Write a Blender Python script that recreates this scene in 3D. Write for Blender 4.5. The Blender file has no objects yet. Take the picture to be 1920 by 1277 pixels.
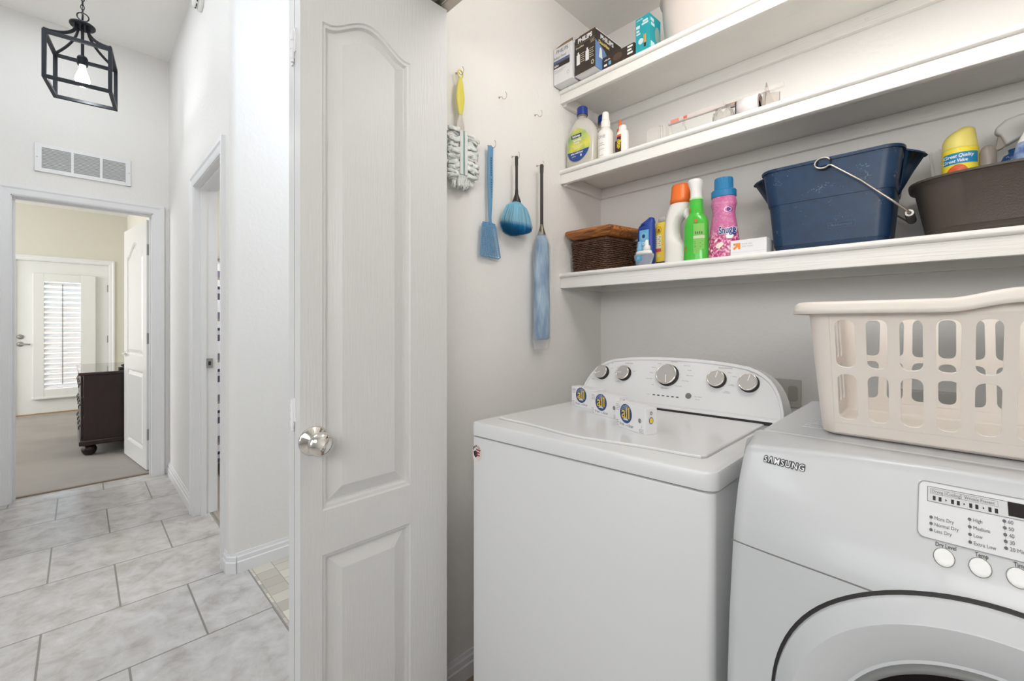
import bpy, bmesh, math, random
from mathutils import Vector, Matrix, Euler
PI = math.pi
S = bpy.context.scene
C = S.collection
random.seed(7)

# ---------------- camera ----------------
cam = bpy.data.objects.new('camera', bpy.data.cameras.new('camera'))
C.objects.link(cam); S.camera = cam
cam.location = (0, 0, 1.2)
cam.rotation_euler = (PI/2, 0, PI/4)
cam.data.sensor_width = 36
cam.data.lens = 810/1920*36
cam.data.shift_y = -31.5/1920
cam.data.clip_start = .02
# ---------------- view ----------------
S.view_settings.view_transform = 'Standard'
S.view_settings.look = 'None'
S.view_settings.gamma = 1
S.view_settings.exposure = 0.14
# ---------------- daylight ----------------
w = bpy.data.worlds.new('sky'); S.world = w; w.use_nodes = True
nt = w.node_tree; bg = nt.nodes['Background']
sky = nt.nodes.new('ShaderNodeTexSky'); sky.sky_type = 'HOSEK_WILKIE'
sky.sun_direction = (.42, -.55, .72); sky.turbidity = 3; sky.ground_albedo = .5
nt.links.new(sky.outputs[0], bg.inputs[0]); bg.inputs[1].default_value = 9
# ---------------- room lights; area lights stand in for unseen sources ----------------
def area(name, loc, target, sx, sy, power, col=(1, 1, 1)):
    l = bpy.data.lights.new(name, 'AREA'); l.shape = 'RECTANGLE'; l.size = sx; l.size_y = sy
    l.energy = power; l.color = col
    o = bpy.data.objects.new(name, l); C.objects.link(o); o.location = loc
    d = Vector(target)-Vector(loc); o.rotation_euler = d.to_track_quat('-Z', 'Y').to_euler()
    return o
area('bathroom_light', (.75, -1.1, 2.1), (-.6, 1.4, 1.2), 1.3, .9, 4, (1, .985, .965))
area('frontal_fill', (.45, -.75, 1.72), (-.45, 1.75, 1.95), 1.2, .5, 12.5, (1, .962, .915))  # added frontal fill, like bounced flash, to lift closet back and ceiling
area('bathroom_side_fill', (-.9, -1.95, 1.7), (-1.6, .6, 1.1), 1.4, 1.4, 15, (.92, .96, 1))  # soft fill in the camera room; no window is built here
cl_ = bpy.data.lights.new('closet_ceiling_light', 'POINT'); cl_.energy = 10.5; cl_.color = (1, .97, .935); cl_.shadow_soft_size = .16
co_ = bpy.data.objects.new('closet_ceiling_light', cl_); C.objects.link(co_); co_.location = (-.18, .88, 2.27)
area('hall_ceiling_light', (-3.3, -.15, 3.27), (-3.3, -.15, 0), 1.6, .6, 6, (.88, .94, 1))
area('hall_area_light', (-2.0, -.5, 3.27), (-2.0, -.3, 0), .9, .9, 9, (.86, .93, 1))  # unseen area light just below the closed ceiling
area('bedroom_fill', (-6.6, -3.1, 1.7), (-6.6, .4, 1.2), 2.2, 1.5, 78, (.97, .985, 1))  # fill for an assumed window out of view; none is built
area('passage_light', (-1.75, 1.3, 2.9), (-2.2, .9, 0), .5, .5, 11, (.88, .94, 1))
sl = bpy.data.lights.new('sun', 'SUN'); sl.energy = 6; sl.angle = .01; sl.color = (1, .96, .9)
so_ = bpy.data.objects.new('sun', sl); C.objects.link(so_); so_.rotation_euler = Vector((-.42, .55, -.72)).to_track_quat('-Z', 'Y').to_euler()

area('side_room_fill', (-3.3, 1.5, 2.42), (-3.6, 1.0, 0), .5, .5, 14, (1, .98, .96))  # added to brighten the curtain strip; no lamp known in this room

# ================= materials =================
MATS = {}
def lin(c):
    return tuple(((v/255)/12.92 if v/255 <= .04045 else ((v/255+.055)/1.055)**2.4) for v in c)
def mat(name, col, rough=.5, metal=0, bump=0, bscale=40, bstretch=(1, 1, 1), trans=0, ior=1.45, var=0, vscale=6, alpha=1, emit=0, coat=0, sss=0, spec=None, col2=None, wave=None):
    if name in MATS: return MATS[name]
    m = bpy.data.materials.new(name); m.use_nodes = True; MATS[name] = m
    n = m.node_tree.nodes; L = m.node_tree.links; p = n['Principled BSDF']
    c = lin(col)+(1,)
    p.inputs['Base Color'].default_value = c
    p.inputs['Roughness'].default_value = rough
    p.inputs['Metallic'].default_value = metal
    p.inputs['IOR'].default_value = ior
    p.inputs['Transmission Weight'].default_value = trans
    p.inputs['Alpha'].default_value = alpha
    p.inputs['Coat Weight'].default_value = coat
    if spec is not None: p.inputs['Specular IOR Level'].default_value = spec
    if sss: p.inputs['Subsurface Weight'].default_value = sss; p.inputs['Subsurface Scale'].default_value = .01
    if emit:
        p.inputs['Emission Color'].default_value = c; p.inputs['Emission Strength'].default_value = emit
    tc = n.new('ShaderNodeTexCoord')
    if var or col2:
        no = n.new('ShaderNodeTexNoise'); no.inputs['Scale'].default_value = vscale; no.inputs['Detail'].default_value = 5
        mp = n.new('ShaderNodeMapping'); mp.inputs['Scale'].default_value = bstretch
        L.new(tc.outputs['Object'], mp.inputs[0]); L.new(mp.outputs[0], no.inputs['Vector'])
        rp = n.new('ShaderNodeValToRGB')
        rp.color_ramp.elements[0].position = .35; rp.color_ramp.elements[1].position = .65
        d = lin(col2) if col2 else tuple(v*(1-var) for v in c[:3])
        rp.color_ramp.elements[0].color = tuple(d)+(1,); rp.color_ramp.elements[1].color = c
        L.new(no.outputs['Fac'], rp.inputs[0]); L.new(rp.outputs[0], p.inputs['Base Color'])
    if bump:
        mp = n.new('ShaderNodeMapping'); mp.inputs['Scale'].default_value = bstretch
        L.new(tc.outputs['Object'], mp.inputs[0])
        no = n.new('ShaderNodeTexNoise'); no.inputs['Scale'].default_value = bscale; no.inputs['Detail'].default_value = 3
        L.new(mp.outputs[0], no.inputs['Vector'])
        b = n.new('ShaderNodeBump'); b.inputs['Strength'].default_value = min(1, bump*1.0); b.inputs['Distance'].default_value = .004
        L.new(no.outputs['Fac'], b.inputs['Height']); L.new(b.outputs[0], p.inputs['Normal'])
    return m
WALL = mat('wall_paint', (237, 235, 232), .7, bump=.35, bscale=55)
CEIL = mat('ceiling_paint', (246, 244, 240), .8, bump=.35, bscale=45)
BEDW = mat('bedroom_paint', (220, 217, 205), .7, bump=.3, bscale=55)
TRIM = mat('trim_white', (236, 236, 237), .35)
SHELF = mat('shelf_white', (238, 236, 232), .45, bump=.35, bscale=30, bstretch=(.3, 8, 8))
DOORM = mat('door_white', (220, 220, 219), .36, bump=.26, bscale=26, bstretch=(9, 9, .6))
DOORW = mat('bedroom_door_white', (238, 238, 238), .25)
ENAMEL = mat('white_enamel', (222, 223, 224), .22, coat=.3)
ENAMEL2 = mat('dryer_enamel', (200, 202, 204), .3, coat=.2)
PLAST = mat('white_plastic', (235, 234, 230), .35)
BLACKM = mat('black_rubber', (45, 43, 42), .6)
SEAM = mat('seam_shadow_grey', (120, 118, 114), .7)
CHROME = mat('chrome', (235, 232, 226), .12, 1)
STEEL = mat('brushed_steel', (190, 187, 182), .35, 1)
NICKEL = mat('hinge_nickel', (160, 160, 160), .4, .7)
BASKET = mat('basket_plastic', (227, 219, 211), .38, sss=.12)
GREYT = mat('grey_print', (112, 112, 116), .6)
DARKT = mat('dark_print', (48, 48, 50), .6)
LIGHTT = mat('light_print', (170, 170, 172), .6)
IRON = mat('black_iron', (34, 37, 42), .42, .5)

# ================= mesh helpers =================
def mesh_obj(name, me, m=None, parent=None, smooth=False, bev=0, seg=2):
    o = bpy.data.objects.new(name, me); C.objects.link(o)
    if m is not None: me.materials.append(m)
    if parent is not None: o.parent = parent
    if smooth:
        for f in me.polygons: f.use_smooth = True
    if bev:
        b = o.modifiers.new('b', 'BEVEL'); b.width = bev; b.segments = seg; b.limit_method = 'ANGLE'; b.angle_limit = .6
        b.harden_normals = False
        for f in me.polygons: f.use_smooth = True
        try: me.set_sharp_from_angle(angle=.6)
        except Exception: pass
    return o
class B:
    def __init__(s): s.v = []; s.f = []
    def add(s, vs, fs):
        k = len(s.v); s.v += [tuple(v) for v in vs]; s.f += [tuple(i+k for i in f) for f in fs]; return s
    def box(s, x0, x1, y0, y1, z0, z1, M=None):
        vs = [(x, y, z) for z in (z0, z1) for y in (y0, y1) for x in (x0, x1)]
        if M is not None: vs = [tuple(M @ Vector(v)) for v in vs]
        return s.add(vs, [(0, 2, 3, 1), (4, 5, 7, 6), (0, 1, 5, 4), (2, 6, 7, 3), (0, 4, 6, 2), (1, 3, 7, 5)])
    def loops(s, L, cap=True, close=True):
        n = len(L[0]); vs = [p for l in L for p in l]; fs = []
        for i in range(len(L)-1):
            for j in range(n if close else n-1):
                a = i*n+j; b = i*n+(j+1) % n; fs.append((a, b, b+n, a+n))
        if cap and close: fs.append(tuple(range(n))[::-1]); fs.append(tuple((len(L)-1)*n+j for j in range(n)))
        return s.add(vs, fs)
    def lathe(s, prof, n=32, M=None):
        L = []
        for r, z in prof:
            l = [Vector((r*math.cos(2*PI*i/n), r*math.sin(2*PI*i/n), z)) for i in range(n)]
            L.append([tuple(M @ v) if M is not None else tuple(v) for v in l])
        return s.loops(L)
    def tube(s, pts, r, n=8, closed=False, cap=True, flat=None):
        P = [Vector(p) for p in pts]; L = []
        up = Vector((0, 0, 1))
        prev = None
        for i, p in enumerate(P):
            if closed: t = P[(i+1) % len(P)]-P[i-1]
            else: t = P[min(i+1, len(P)-1)]-P[max(i-1, 0)]
            t.normalize()
            if prev is None:
                a = t.cross(up)
                if a.length < .1: a = t.cross(Vector((1, 0, 0)))
            else: a = prev-t*prev.dot(t)
            a.normalize(); prev = a; b = t.cross(a)
            rr = r[i] if isinstance(r, (list, tuple)) else r
            fa, fb = flat or (1, 1)
            L.append([tuple(p+a*(rr*fa*math.cos(2*PI*k/n))+b*(rr*fb*math.sin(2*PI*k/n))) for k in range(n)])
        if closed: L.append(L[0]); return s.loops(L, cap=False)
        return s.loops(L, cap=cap)
    def prism(s, pts, d0, d1, F):
        # pts 2D outline; F(u,v,d)->xyz
        return s.loops([[F(u, v, d0) for u, v in pts], [F(u, v, d1) for u, v in pts]])
    def grid(s, nu, nv, F):
        vs = [F(i/nu, j/nv) for i in range(nu+1) for j in range(nv+1)]
        fs = [(i*(nv+1)+j, (i+1)*(nv+1)+j, (i+1)*(nv+1)+j+1, i*(nv+1)+j+1) for i in range(nu) for j in range(nv)]
        return s.add(vs, fs)
    def mesh(s, name='m'):
        me = bpy.data.meshes.new(name); me.from_pydata(s.v, [], s.f); me.update()
        bm = bmesh.new(); bm.from_mesh(me); bmesh.ops.recalc_face_normals(bm, faces=bm.faces); bm.to_mesh(me); bm.free()
        return me
    def build(s, name, m, parent=None, smooth=False, bev=0, seg=2):
        return mesh_obj(name, s.mesh(name), m, parent, smooth, bev, seg)
def empty(name, loc=(0, 0, 0), rz=0, label=None, cat=None, group=None):
    o = bpy.data.objects.new(name, None); C.objects.link(o); o.location = loc; o.rotation_euler = (0, 0, rz); o.empty_display_size = .05
    if label: o['label'] = label; o['category'] = cat
    if group: o['group'] = group
    return o
def tag(o, label, cat, group=None):
    o['label'] = label; o['category'] = cat
    if group: o['group'] = group
    return o
def struct(name, b, m, **k):
    o = b.build(name, m, **k); o['kind'] = 'structure'; return o
def rrect(x0, x1, y0, y1, r, n=6):
    P = []
    for cx, cy, a in ((x1-r, y1-r, 0), (x0+r, y1-r, 90), (x0+r, y0+r, 180), (x1-r, y0+r, 270)):
        for i in range(n+1):
            t = math.radians(a+90*i/n); P.append((cx+r*math.cos(t), cy+r*math.sin(t)))
    return P
def superell(rx, ry, e=2.5, n=40, cx=0, cy=0):
    P = []
    for i in range(n):
        t = 2*PI*i/n; c, s_ = math.cos(t), math.sin(t)
        P.append((cx+rx*math.copysign(abs(c)**(2/e), c), cy+ry*math.copysign(abs(s_)**(2/e), s_)))
    return P
def loft(b, secs, n=40):
    # secs: (z, rx, ry[, e[, cx[, cy]]])
    L = []
    for s_ in secs:
        z, rx, ry = s_[:3]; e = s_[3] if len(s_) > 3 else 2; cx = s_[4] if len(s_) > 4 else 0; cy = s_[5] if len(s_) > 5 else 0
        L.append([(x, y, z) for x, y in superell(rx, ry, e, n, cx, cy)])
    return b.loops(L)
def dense(secs, k=4):
    # smooth (catmull) interpolation of loft sections
    n = len(secs[0]); out = []
    for i in range(len(secs)-1):
        p0 = secs[max(i-1, 0)]; p1 = secs[i]; p2 = secs[i+1]; p3 = secs[min(i+2, len(secs)-1)]
        for j in range(k):
            t = j/k
            out.append(tuple(.5*((2*p1[q])+(-p0[q]+p2[q])*t+(2*p0[q]-5*p1[q]+4*p2[q]-p3[q])*t*t+(-p0[q]+3*p1[q]-3*p2[q]+p3[q])*t**3) for q in range(n)))
    out.append(secs[-1]); return out
def text_data(s, size, align='LEFT', bold=0, width=1.0, shear=0, space=1.0):
    cu = bpy.data.curves.new('t', 'FONT'); cu.body = s; cu.size = size; cu.align_x = align; cu.align_y = 'CENTER'
    cu.offset = bold; cu.shear = shear; cu.space_character = space; cu.resolution_u = 4; cu.space_line = .95
    o = bpy.data.objects.new('t', cu); C.objects.link(o)
    dg = bpy.context.evaluated_depsgraph_get()
    me = bpy.data.meshes.new_from_object(o.evaluated_get(dg))
    V = [(v.co.x*width, v.co.y) for v in me.vertices]; F_ = [tuple(p.vertices) for p in me.polygons]
    bpy.data.objects.remove(o); bpy.data.meshes.remove(me); bpy.data.curves.remove(cu)
    return V, F_
def text(b, s, u, v, size, F, align='LEFT', bold=0, width=1.0, shear=0, space=1.0, rot=0):
    V, Fc = text_data(s, size, align, bold, width, shear, space)
    c, sn = math.cos(rot), math.sin(rot)
    b.add([F(u+x*c-y*sn, v+x*sn+y*c) for x, y in V], Fc); return b
def disc(b, u, v, ru, rv, F, n=20, r0=0):
    if r0:
        vs = [F(u+ru*k*math.cos(2*PI*i/n), v+rv*k*math.sin(2*PI*i/n)) for k in (1, r0) for i in range(n)]
        b.add(vs, [(i, (i+1) % n, n+(i+1) % n, n+i) for i in range(n)])
    else: b.add([F(u+ru*math.cos(2*PI*i/n), v+rv*math.sin(2*PI*i/n)) for i in range(n)], [tuple(range(n))])
    return b
def rect(b, u0, u1, v0, v1, F, n=1, m=1):
    return b.grid(n, m, lambda i, j: F(u0+(u1-u0)*i, v0+(v1-v0)*j))
def frame(b, u0, u1, v0, v1, t, F):
    rect(b, u0, u1, v1-t, v1, F, 8); rect(b, u0, u1, v0, v0+t, F, 8); rect(b, u0, u0+t, v0, v1, F); rect(b, u1-t, u1, v0, v1, F); return b
def poly(b, pts, F):
    return b.add([F(u, v) for u, v in pts], [tuple(range(len(pts)))])

# ================= setting =================
HC = 3.30
# --- floor tiles ---
mt = mat('floor_tile', (197, 189, 179), .3); n = mt.node_tree.nodes; L = mt.node_tree.links; p = n['Principled BSDF']
tc = n.new('ShaderNodeTexCoord'); mp = n.new('ShaderNodeMapping'); L.new(tc.outputs['Object'], mp.inputs[0])
# rows run along Y; brick texture rows stack along its V axis
mp.inputs['Rotation'].default_value = (0, 0, PI/2)
mp.inputs['Location'].default_value = (-.107, .182, 0)
br = n.new('ShaderNodeTexBrick'); br.offset = .5; br.inputs['Scale'].default_value = 1
br.inputs['Brick Width'].default_value = .457; br.inputs['Row Height'].default_value = .457; br.inputs['Mortar Size'].default_value = .0035; br.inputs['Mortar Smooth'].default_value = .1
br.inputs['Color1'].default_value = (1, 1, 1, 1); br.inputs['Color2'].default_value = (.93, .93, .93, 1); br.inputs['Mortar'].default_value = (0, 0, 0, 1)
L.new(mp.outputs[0], br.inputs['Vector'])
n1 = n.new('ShaderNodeTexNoise'); n1.inputs['Scale'].default_value = 11; n1.inputs['Detail'].default_value = 14; n1.inputs['Roughness'].default_value = .65; n1.inputs['Distortion'].default_value = .35
L.new(tc.outputs['Object'], n1.inputs['Vector'])
rp = n.new('ShaderNodeValToRGB'); e = rp.color_ramp.elements
e[0].position = .3; e[0].color = lin((168, 162, 156))+(1,); e[1].position = .68; e[1].color = lin((212, 210, 208))+(1,)
x = e.new(.48); x.color = lin((196, 192, 188))+(1,)
L.new(n1.outputs['Fac'], rp.inputs[0])
mx = n.new('ShaderNodeMix'); mx.data_type = 'RGBA'; mx.blend_type = 'MULTIPLY'; mx.inputs[0].default_value = 1
L.new(rp.outputs[0], mx.inputs[6]); L.new(br.outputs['Color'], mx.inputs[7])
mx2 = n.new('ShaderNodeMix'); mx2.data_type = 'RGBA'; L.new(br.outputs['Fac'], mx2.inputs[0]); L.new(mx.outputs[2], mx2.inputs[6]); mx2.inputs[7].default_value = lin((138, 133, 127))+(1,)
L.new(mx2.outputs[2], p.inputs['Base Color'])
bm_ = n.new('ShaderNodeBump'); bm_.inputs['Strength'].default_value = .5; bm_.inputs['Distance'].default_value = .002; bm_.invert = True
L.new(br.outputs['Fac'], bm_.inputs['Height']); L.new(bm_.outputs[0], p.inputs['Normal'])
fl = struct('floor', B().box(-4.5, 1.7, -2.4, .58, -.05, 0), mt)
# --- mosaic floor of the passage, small mixed tiles with their own grout ---
mm = mat('mosaic_tile', (205, 200, 190), .35); n = mm.node_tree.nodes; L = mm.node_tree.links; p = n['Principled BSDF']
tc = n.new('ShaderNodeTexCoord'); mp = n.new('ShaderNodeMapping'); L.new(tc.outputs['Object'], mp.inputs[0])
br = n.new('ShaderNodeTexBrick'); br.offset = .37; br.inputs['Scale'].default_value = 1
br.inputs['Brick Width'].default_value = .075; br.inputs['Row Height'].default_value = .085; br.inputs['Mortar Size'].default_value = .0016; br.squash = .6; br.squash_frequency = 3
mp.inputs['Rotation'].default_value = (0, 0, 0)
br.inputs['Color1'].default_value = lin((222, 217, 203))+(1,); br.inputs['Color2'].default_value = lin((178, 170, 160))+(1,); br.inputs['Mortar'].default_value = lin((160, 155, 148))+(1,)
L.new(mp.outputs[0], br.inputs['Vector']); L.new(br.outputs['Color'], p.inputs['Base Color'])
struct('floor', B().box(-2.45, -1.27, .58, 1.95, -.05, 0), mm)
CLF = mat('closet_floor_tile', (150, 132, 116), .5, var=.2, vscale=8)
struct('floor', B().box(-1.27, .72, .58, 1.8, -.05, 0), CLF)
# threshold grout line between hall tile and mosaic
struct('trim_1', B().box(-2.41, -1.27, .577, .583, -.01, .001), mat('grout', (150, 146, 141), .8))
CARPET = mat('carpet', (188, 182, 176), .95, bump=1, bscale=900, var=.14, vscale=2.2)
struct('floor', B().box(-8.6, -4.5, -3.3, .6, -.05, .006), CARPET)
struct('floor', B().box(-4.4, -2.41, .60, 2.4, -.05, .0), mat('side_room_floor', (170, 160, 150), .8))
# --- ceilings ---
struct('ceiling', B().box(-4.4, 1.7, -2.4, .75, HC, HC+.05), CEIL)
struct('ceiling', B().box(-2.45, -1.2, .70, 2.0, HC, HC+.05), CEIL)
struct('ceiling', B().box(-1.27, .75, .75, 1.85, 2.55, 2.6), CEIL)
struct('ceiling', B().box(-8.6, -4.46, -3.3, .6, 2.75, 2.8), CEIL)
struct('ceiling', B().box(-4.4, -2.46, .6, 2.4, 2.5, 2.55), CEIL)
# --- walls ---
XE = -4.40; W2 = .505
def wall_open(b, ax, p0, p1, u0, u1, z1, o0, o1, oz):
    """wall slab between planes p0..p1 along the other axis with one doorway o0..o1 x 0..oz"""
    def bx(a, c, za, zb):
        if ax == 'x': b.box(p0, p1, a, c, za, zb)
        else: b.box(a, c, p0, p1, za, zb)
    bx(u0, o0, 0, z1); bx(o1, u1, 0, z1); bx(o0, o1, oz, z1); return b
struct('wall_west', wall_open(B(), 'x', XE-.12, XE, -.9, W2+.02, HC, -.334, .412, 2.070), WALL)
# side wall of the hall ends in a rounded corner
b = wall_open(B(), 'y', W2, W2+.10, XE, -2.49, HC, -3.312, -2.558, 2.062)
R = .03; cn = []
for i in range(9):
    a = -PI/2+i*PI/16
    cn.append((-2.41-R+R*math.cos(a), W2+R+R*math.sin(a)))
out = [(-2.49, W2+.10), (-2.49, W2)]+cn+[(-2.41, 1.95), (-2.51, 1.95), (-2.51, W2+.10)]
b.loops([[(x, y, 0) for x, y in out], [(x, y, HC) for x, y in out]])
struct('wall_north', b, WALL)
struct('wall_north', B().box(-2.51, -1.15, 1.95, 2.05, 0, HC), WALL)
struct('wall_south', B().box(-4.4, 1.7, -2.5, -2.4, 0, HC), WALL)
struct('wall_south', B().box(-4.52, -2.6, -.95, -.85, 0, HC), WALL)
struct('wall_east', B().box(1.7, 1.8, -2.5, .75, 0, HC), WALL)
# closet
struct('wall_left', B().box(-1.27, -1.15, .75, 1.85, 0, 2.6), WALL)
struct('wall_back', B().box(-1.27, .75, 1.745, 1.85, 0, 2.6), WALL)
struct('wall_right', B().box(.65, .75, .75, 1.745, 0, 2.6), WALL)
b = B().box(-1.27, -1.09, .64, .75, 0, HC).box(.60, 1.7, .64, .75, 0, HC).box(-1.09, .60, .64, .75, 2.115, HC)
struct('wall_front', b, WALL)
# bedroom
struct('wall_bedroom_right', B().box(-8.5, -4.52, .484, .58, 0, 2.8), BEDW)
b = B().box(-8.52, -8.40, -3.3, -.62, 0, 2.8).box(-8.52, -8.40, .30, .484, 0, 2.8).box(-8.52, -8.40, -.62, .30, 2.045, 2.8)
struct('wall_bedroom_back', b, BEDW)
struct('wall_bedroom_left', B().box(-8.52, -4.4, -3.4, -3.3, 0, 2.8), BEDW)
b = B().box(-4.54, -4.521, -3.3, -.335, 0, 2.8).box(-4.54, -4.521, .413, .484, 0, 2.8).box(-4.54, -4.521, -.335, .413, 2.071, 2.8)
struct('wall_bedroom_front', b, BEDW)
# side room
struct('wall_side_room', B().box(-4.5, -4.4, .605, 2.4, 0, 2.55).box(-4.4, -2.41, 2.4, 2.5, 0, 2.55), BEDW)

# --- baseboards with a moulded top ---
def baseboard(name, p, q, nx, ny, h=.095, t=.013):
    p = Vector((p[0], p[1], 0)); q = Vector((q[0], q[1], 0)); nn = Vector((nx, ny, 0))
    prof = [(0, 0), (t, 0), (t, h*.55), (t*.72, h*.60), (t*.72, h*.80), (t*.45, h*.86), (t*.3, h), (0, h)]
    return struct(name, B().loops([[tuple(c+nn*a+Vector((0, 0, z))) for a, z in prof] for c in (p, q)]), TRIM)
baseboard('baseboard_north', (XE, W2), (-3.372, W2), 0, -1)
baseboard('baseboard_north', (-2.50, W2), (-2.433, W2), 0, -1)
baseboard('baseboard_corner', (-2.44, W2-.004), (-2.406, W2+.030), .7071, -.7071)
baseboard('baseboard_passage', (-2.41, W2+.028), (-2.41, 1.95), 1, 0)
baseboard('baseboard_closet', (-1.15, .75), (-1.15, 1.745), 1, 0, .085)
baseboard('baseboard_west', (XE, -.85), (XE, -.40), 1, 0)
baseboard('baseboard_bedroom', (-8.4, .37), (-8.4, .484), 1, 0)
baseboard('baseboard_bedroom', (-8.4, .484), (-4.6, .484), 0, -1)
# --- casings ---
def casing(name, ax, plane, sgn, u0, u1, z1, w=.07, t=.018):
    """U-shaped moulded casing around an opening u0..u1 x z1 on a wall plane"""
    prof = [(0, 0), (0, t*.5), (w*.12, t*.62), (w*.55, t*.72), (w*.7, t), (w, t), (w, 0)]
    def F(u, z, d):
        return (plane+sgn*d, u, z) if ax == 'x' else (u, plane+sgn*d, z)
    L_ = [[F(u0-a, 0, d) for a, d in prof], [F(u0-a, z1+a, d) for a, d in prof], [F(u1+a, z1+a, d) for a, d in prof], [F(u1+a, 0, d) for a, d in prof]]
    return struct(name, B().loops(L_), TRIM)
casing('trim_2', 'x', XE, 1, -.327, .405, 2.063)
casing('trim_3', 'y', W2, -1, -3.305, -2.565, 2.055, w=.070)
# jamb linings and stops
b = B().box(-4.54, XE+.004, -.34, -.322, 0, 2.058).box(-4.54, XE+.004, .40, .418, 0, 2.058).box(-4.54, XE+.004, -.322, .40, 2.058, 2.076)
b.box(-4.47, -4.45, -.322, -.31, 0, 2.046).box(-4.47, -4.45, .388, .40, 0, 2.046).box(-4.47, -4.45, -.31, .388, 2.046, 2.058)
struct('trim_4', b, TRIM)
b = B().box(-3.318, -3.30, W2-.004, W2+.12, 0, 2.05).box(-2.57, -2.552, W2-.004, W2+.12, 0, 2.05).box(-3.318, -2.552, W2-.004, W2+.12, 2.05, 2.068)
b.box(-3.30, -3.288, W2+.03, W2+.06, 0, 2.05).box(-2.582, -2.57, W2+.03, W2+.06, 0, 2.05).box(-3.288, -2.582, W2+.03, W2+.06, 2.038, 2.05)
struct('trim_5', b, TRIM)
# carpet / tile threshold
struct('trim_6', B().box(-4.512, -4.49, -.322, .40, .0, .009), mat('metal_threshold', (140, 125, 108), .5))
# strike plate on the far jamb
sp = empty('strike_plate', (-3.289, .58, .95), 0, 'small brushed metal strike plate on the white door jamb in the hall', 'strike plate')
B().box(-.002, .004, -.017, .017, -.03, .03).build('plate', NICKEL, sp, bev=.001)
B().box(.003, .0055, -.007, .007, -.012, .012).build('latch_hole', BLACKM, sp)

# ================= bifold door =================
def raised_panel(b, u0, u1, v0, v1, F, arch=0, depth=.0125, n=28):
    """moulded raised panel: groove ring around a raised field; outline may have a cathedral arch at its top (rising to the left)"""
    def top(u, ins):
        t = (u-u0)/(u1-u0); t = min(max(t, 0), 1)
        if not arch: return v1-ins
        s_ = t
        # shoulder - swell - shoulder
        k = .5-.5*math.cos(2*PI*min(max((s_-.07)/.86, 0), 1)); k = k**.8
        return v1-ins-arch*(1-k)
    rings = []
    for ins, d in ((0, 0), (.003, -.004), (.009, -.0045), (.013, -depth), (.017, -depth), (.046, -.0015), (.047, -.0012)):
        x0, x1, y0 = u0+ins, u1-ins, v0+ins
        P = []
        for i in range(n+1): P.append((x0+(x1-x0)*i/n, y0))
        for i in range(1, 13): P.append((x1, y0+(top(x1, ins)-y0)*i/12))
        for i in range(1, n+1):
            u = x1+(x0-x1)*i/n; P.append((u, top(u, ins)))
        for i in range(1, 12): P.append((x0, top(x0, ins)+(y0-top(x0, ins))*i/12))
        rings.append([F(u, v, d) for u, v in P])
    L_ = rings; nn = len(L_[0]); vs = [q for l in L_ for q in l]; fs = []
    for i in range(len(L_)-1):
        for j in range(nn):
            a = i*nn+j; c = i*nn+(j+1) % nn; fs.append((a, c, c+nn, a+nn))
    fs.append(tuple((len(L_)-1)*nn+j for j in range(nn)))
    b.add(vs, fs)
    return L_[0], [top(u0+(u1-u0)*i/n, 0) for i in range(n+1)]
def panel_door(b, u0, u1, v0, v1, t, holes, F, n=28, arch=.11):
    """door slab: front face with cut-outs for raised panels, back and edges plain. F(u,v,d), d=0 face, d<0 into slab"""
    # front face between holes, built as vertical columns
    hx0, hx1 = holes[0][0], holes[0][1]
    def q(a, c, e_, g): b.add([F(a, e_, 0), F(c, e_, 0), F(c, g, 0), F(a, g, 0)], [(0, 1, 2, 3)])
    q(u0, hx0, v0, v1); q(hx1, u1, v0, v1)
    ys = v0
    for (a, c, e_, g, ar) in holes:
        q(hx0, hx1, ys, e_)
        _, tops = raised_panel(b, a, c, e_, g, F, ar, n=n)
        if ar:
            for i in range(n):
                ua, ub = a+(c-a)*i/n, a+(c-a)*(i+1)/n
                b.add([F(ua, tops[i], 0), F(ub, tops[i+1], 0), F(ub, g, 0), F(ua, g, 0)], [(0, 1, 2, 3)])
        ys = g
    q(hx0, hx1, ys, v1)
    V = [F(u, v, -t) for u, v in ((u0, v0), (u1, v0), (u1, v1), (u0, v1))]; G = [F(u, v, 0) for u, v in ((u0, v0), (u1, v0), (u1, v1), (u0, v1))]
    b.add(V+G, [(0, 1, 2, 3), (0, 1, 5, 4), (1, 2, 6, 5), (2, 3, 7, 6), (3, 0, 4, 7)])
    return b
bif = empty('door_1', (-1.0, .342, 0)); bif['kind'] = 'structure'
# local: u along +Y (0..0.396), v up, face towards +X
Fd = lambda u, v, d: (d, u, v)
o = panel_door(B(), 0, .396, .012, 2.092, .034, [(.048, .278, .16, .672, 0), (.048, .278, .773, 1.934, .045)], Fd).build('door_leaf', DOORM, bif)
Fb = lambda u, v, d: (-.072-d, u, v)
panel_door(B(), 0, .396, .012, 2.092, .034, [(.048, .278, .16, .672, 0), (.048, .278, .773, 1.934, .045)], Fb).build('door_leaf', DOORM, bif)
for z0 in (1.823, .995, .22):
    h = B().lathe([(.0035, -.035), (.0035, .035)], 10, Matrix.Translation((-.036, -.004, z0)))
    for s_ in (-1, 1): h.box(min(-.036+s_*.002, -.036+s_*.013), max(-.036+s_*.002, -.036+s_*.013), -.0030, 0, z0-.026+s_*.012, z0+.026+s_*.012)
    for k in (-.02, .0, .02): h.lathe([(.0045, -.006), (.0045, .006)], 10, Matrix.Translation((-.036, -.004, z0+k)))
    h.build('hinge', TRIM, bif)
kn = B().lathe([(.0, 0), (.032, 0), (.033, .003), (.030, .007), (.016, .010), (.011, .016), (.012, .024), (.020, .030), (.026, .038), (.0265, .046), (.022, .053), (.012, .057), (.0, .058)], 40, Matrix.Translation((.0, .028, .938)) @ Matrix.Rotation(PI/2, 4, 'Y'))
kn.build('door_knob', CHROME, bif, smooth=True)
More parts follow.
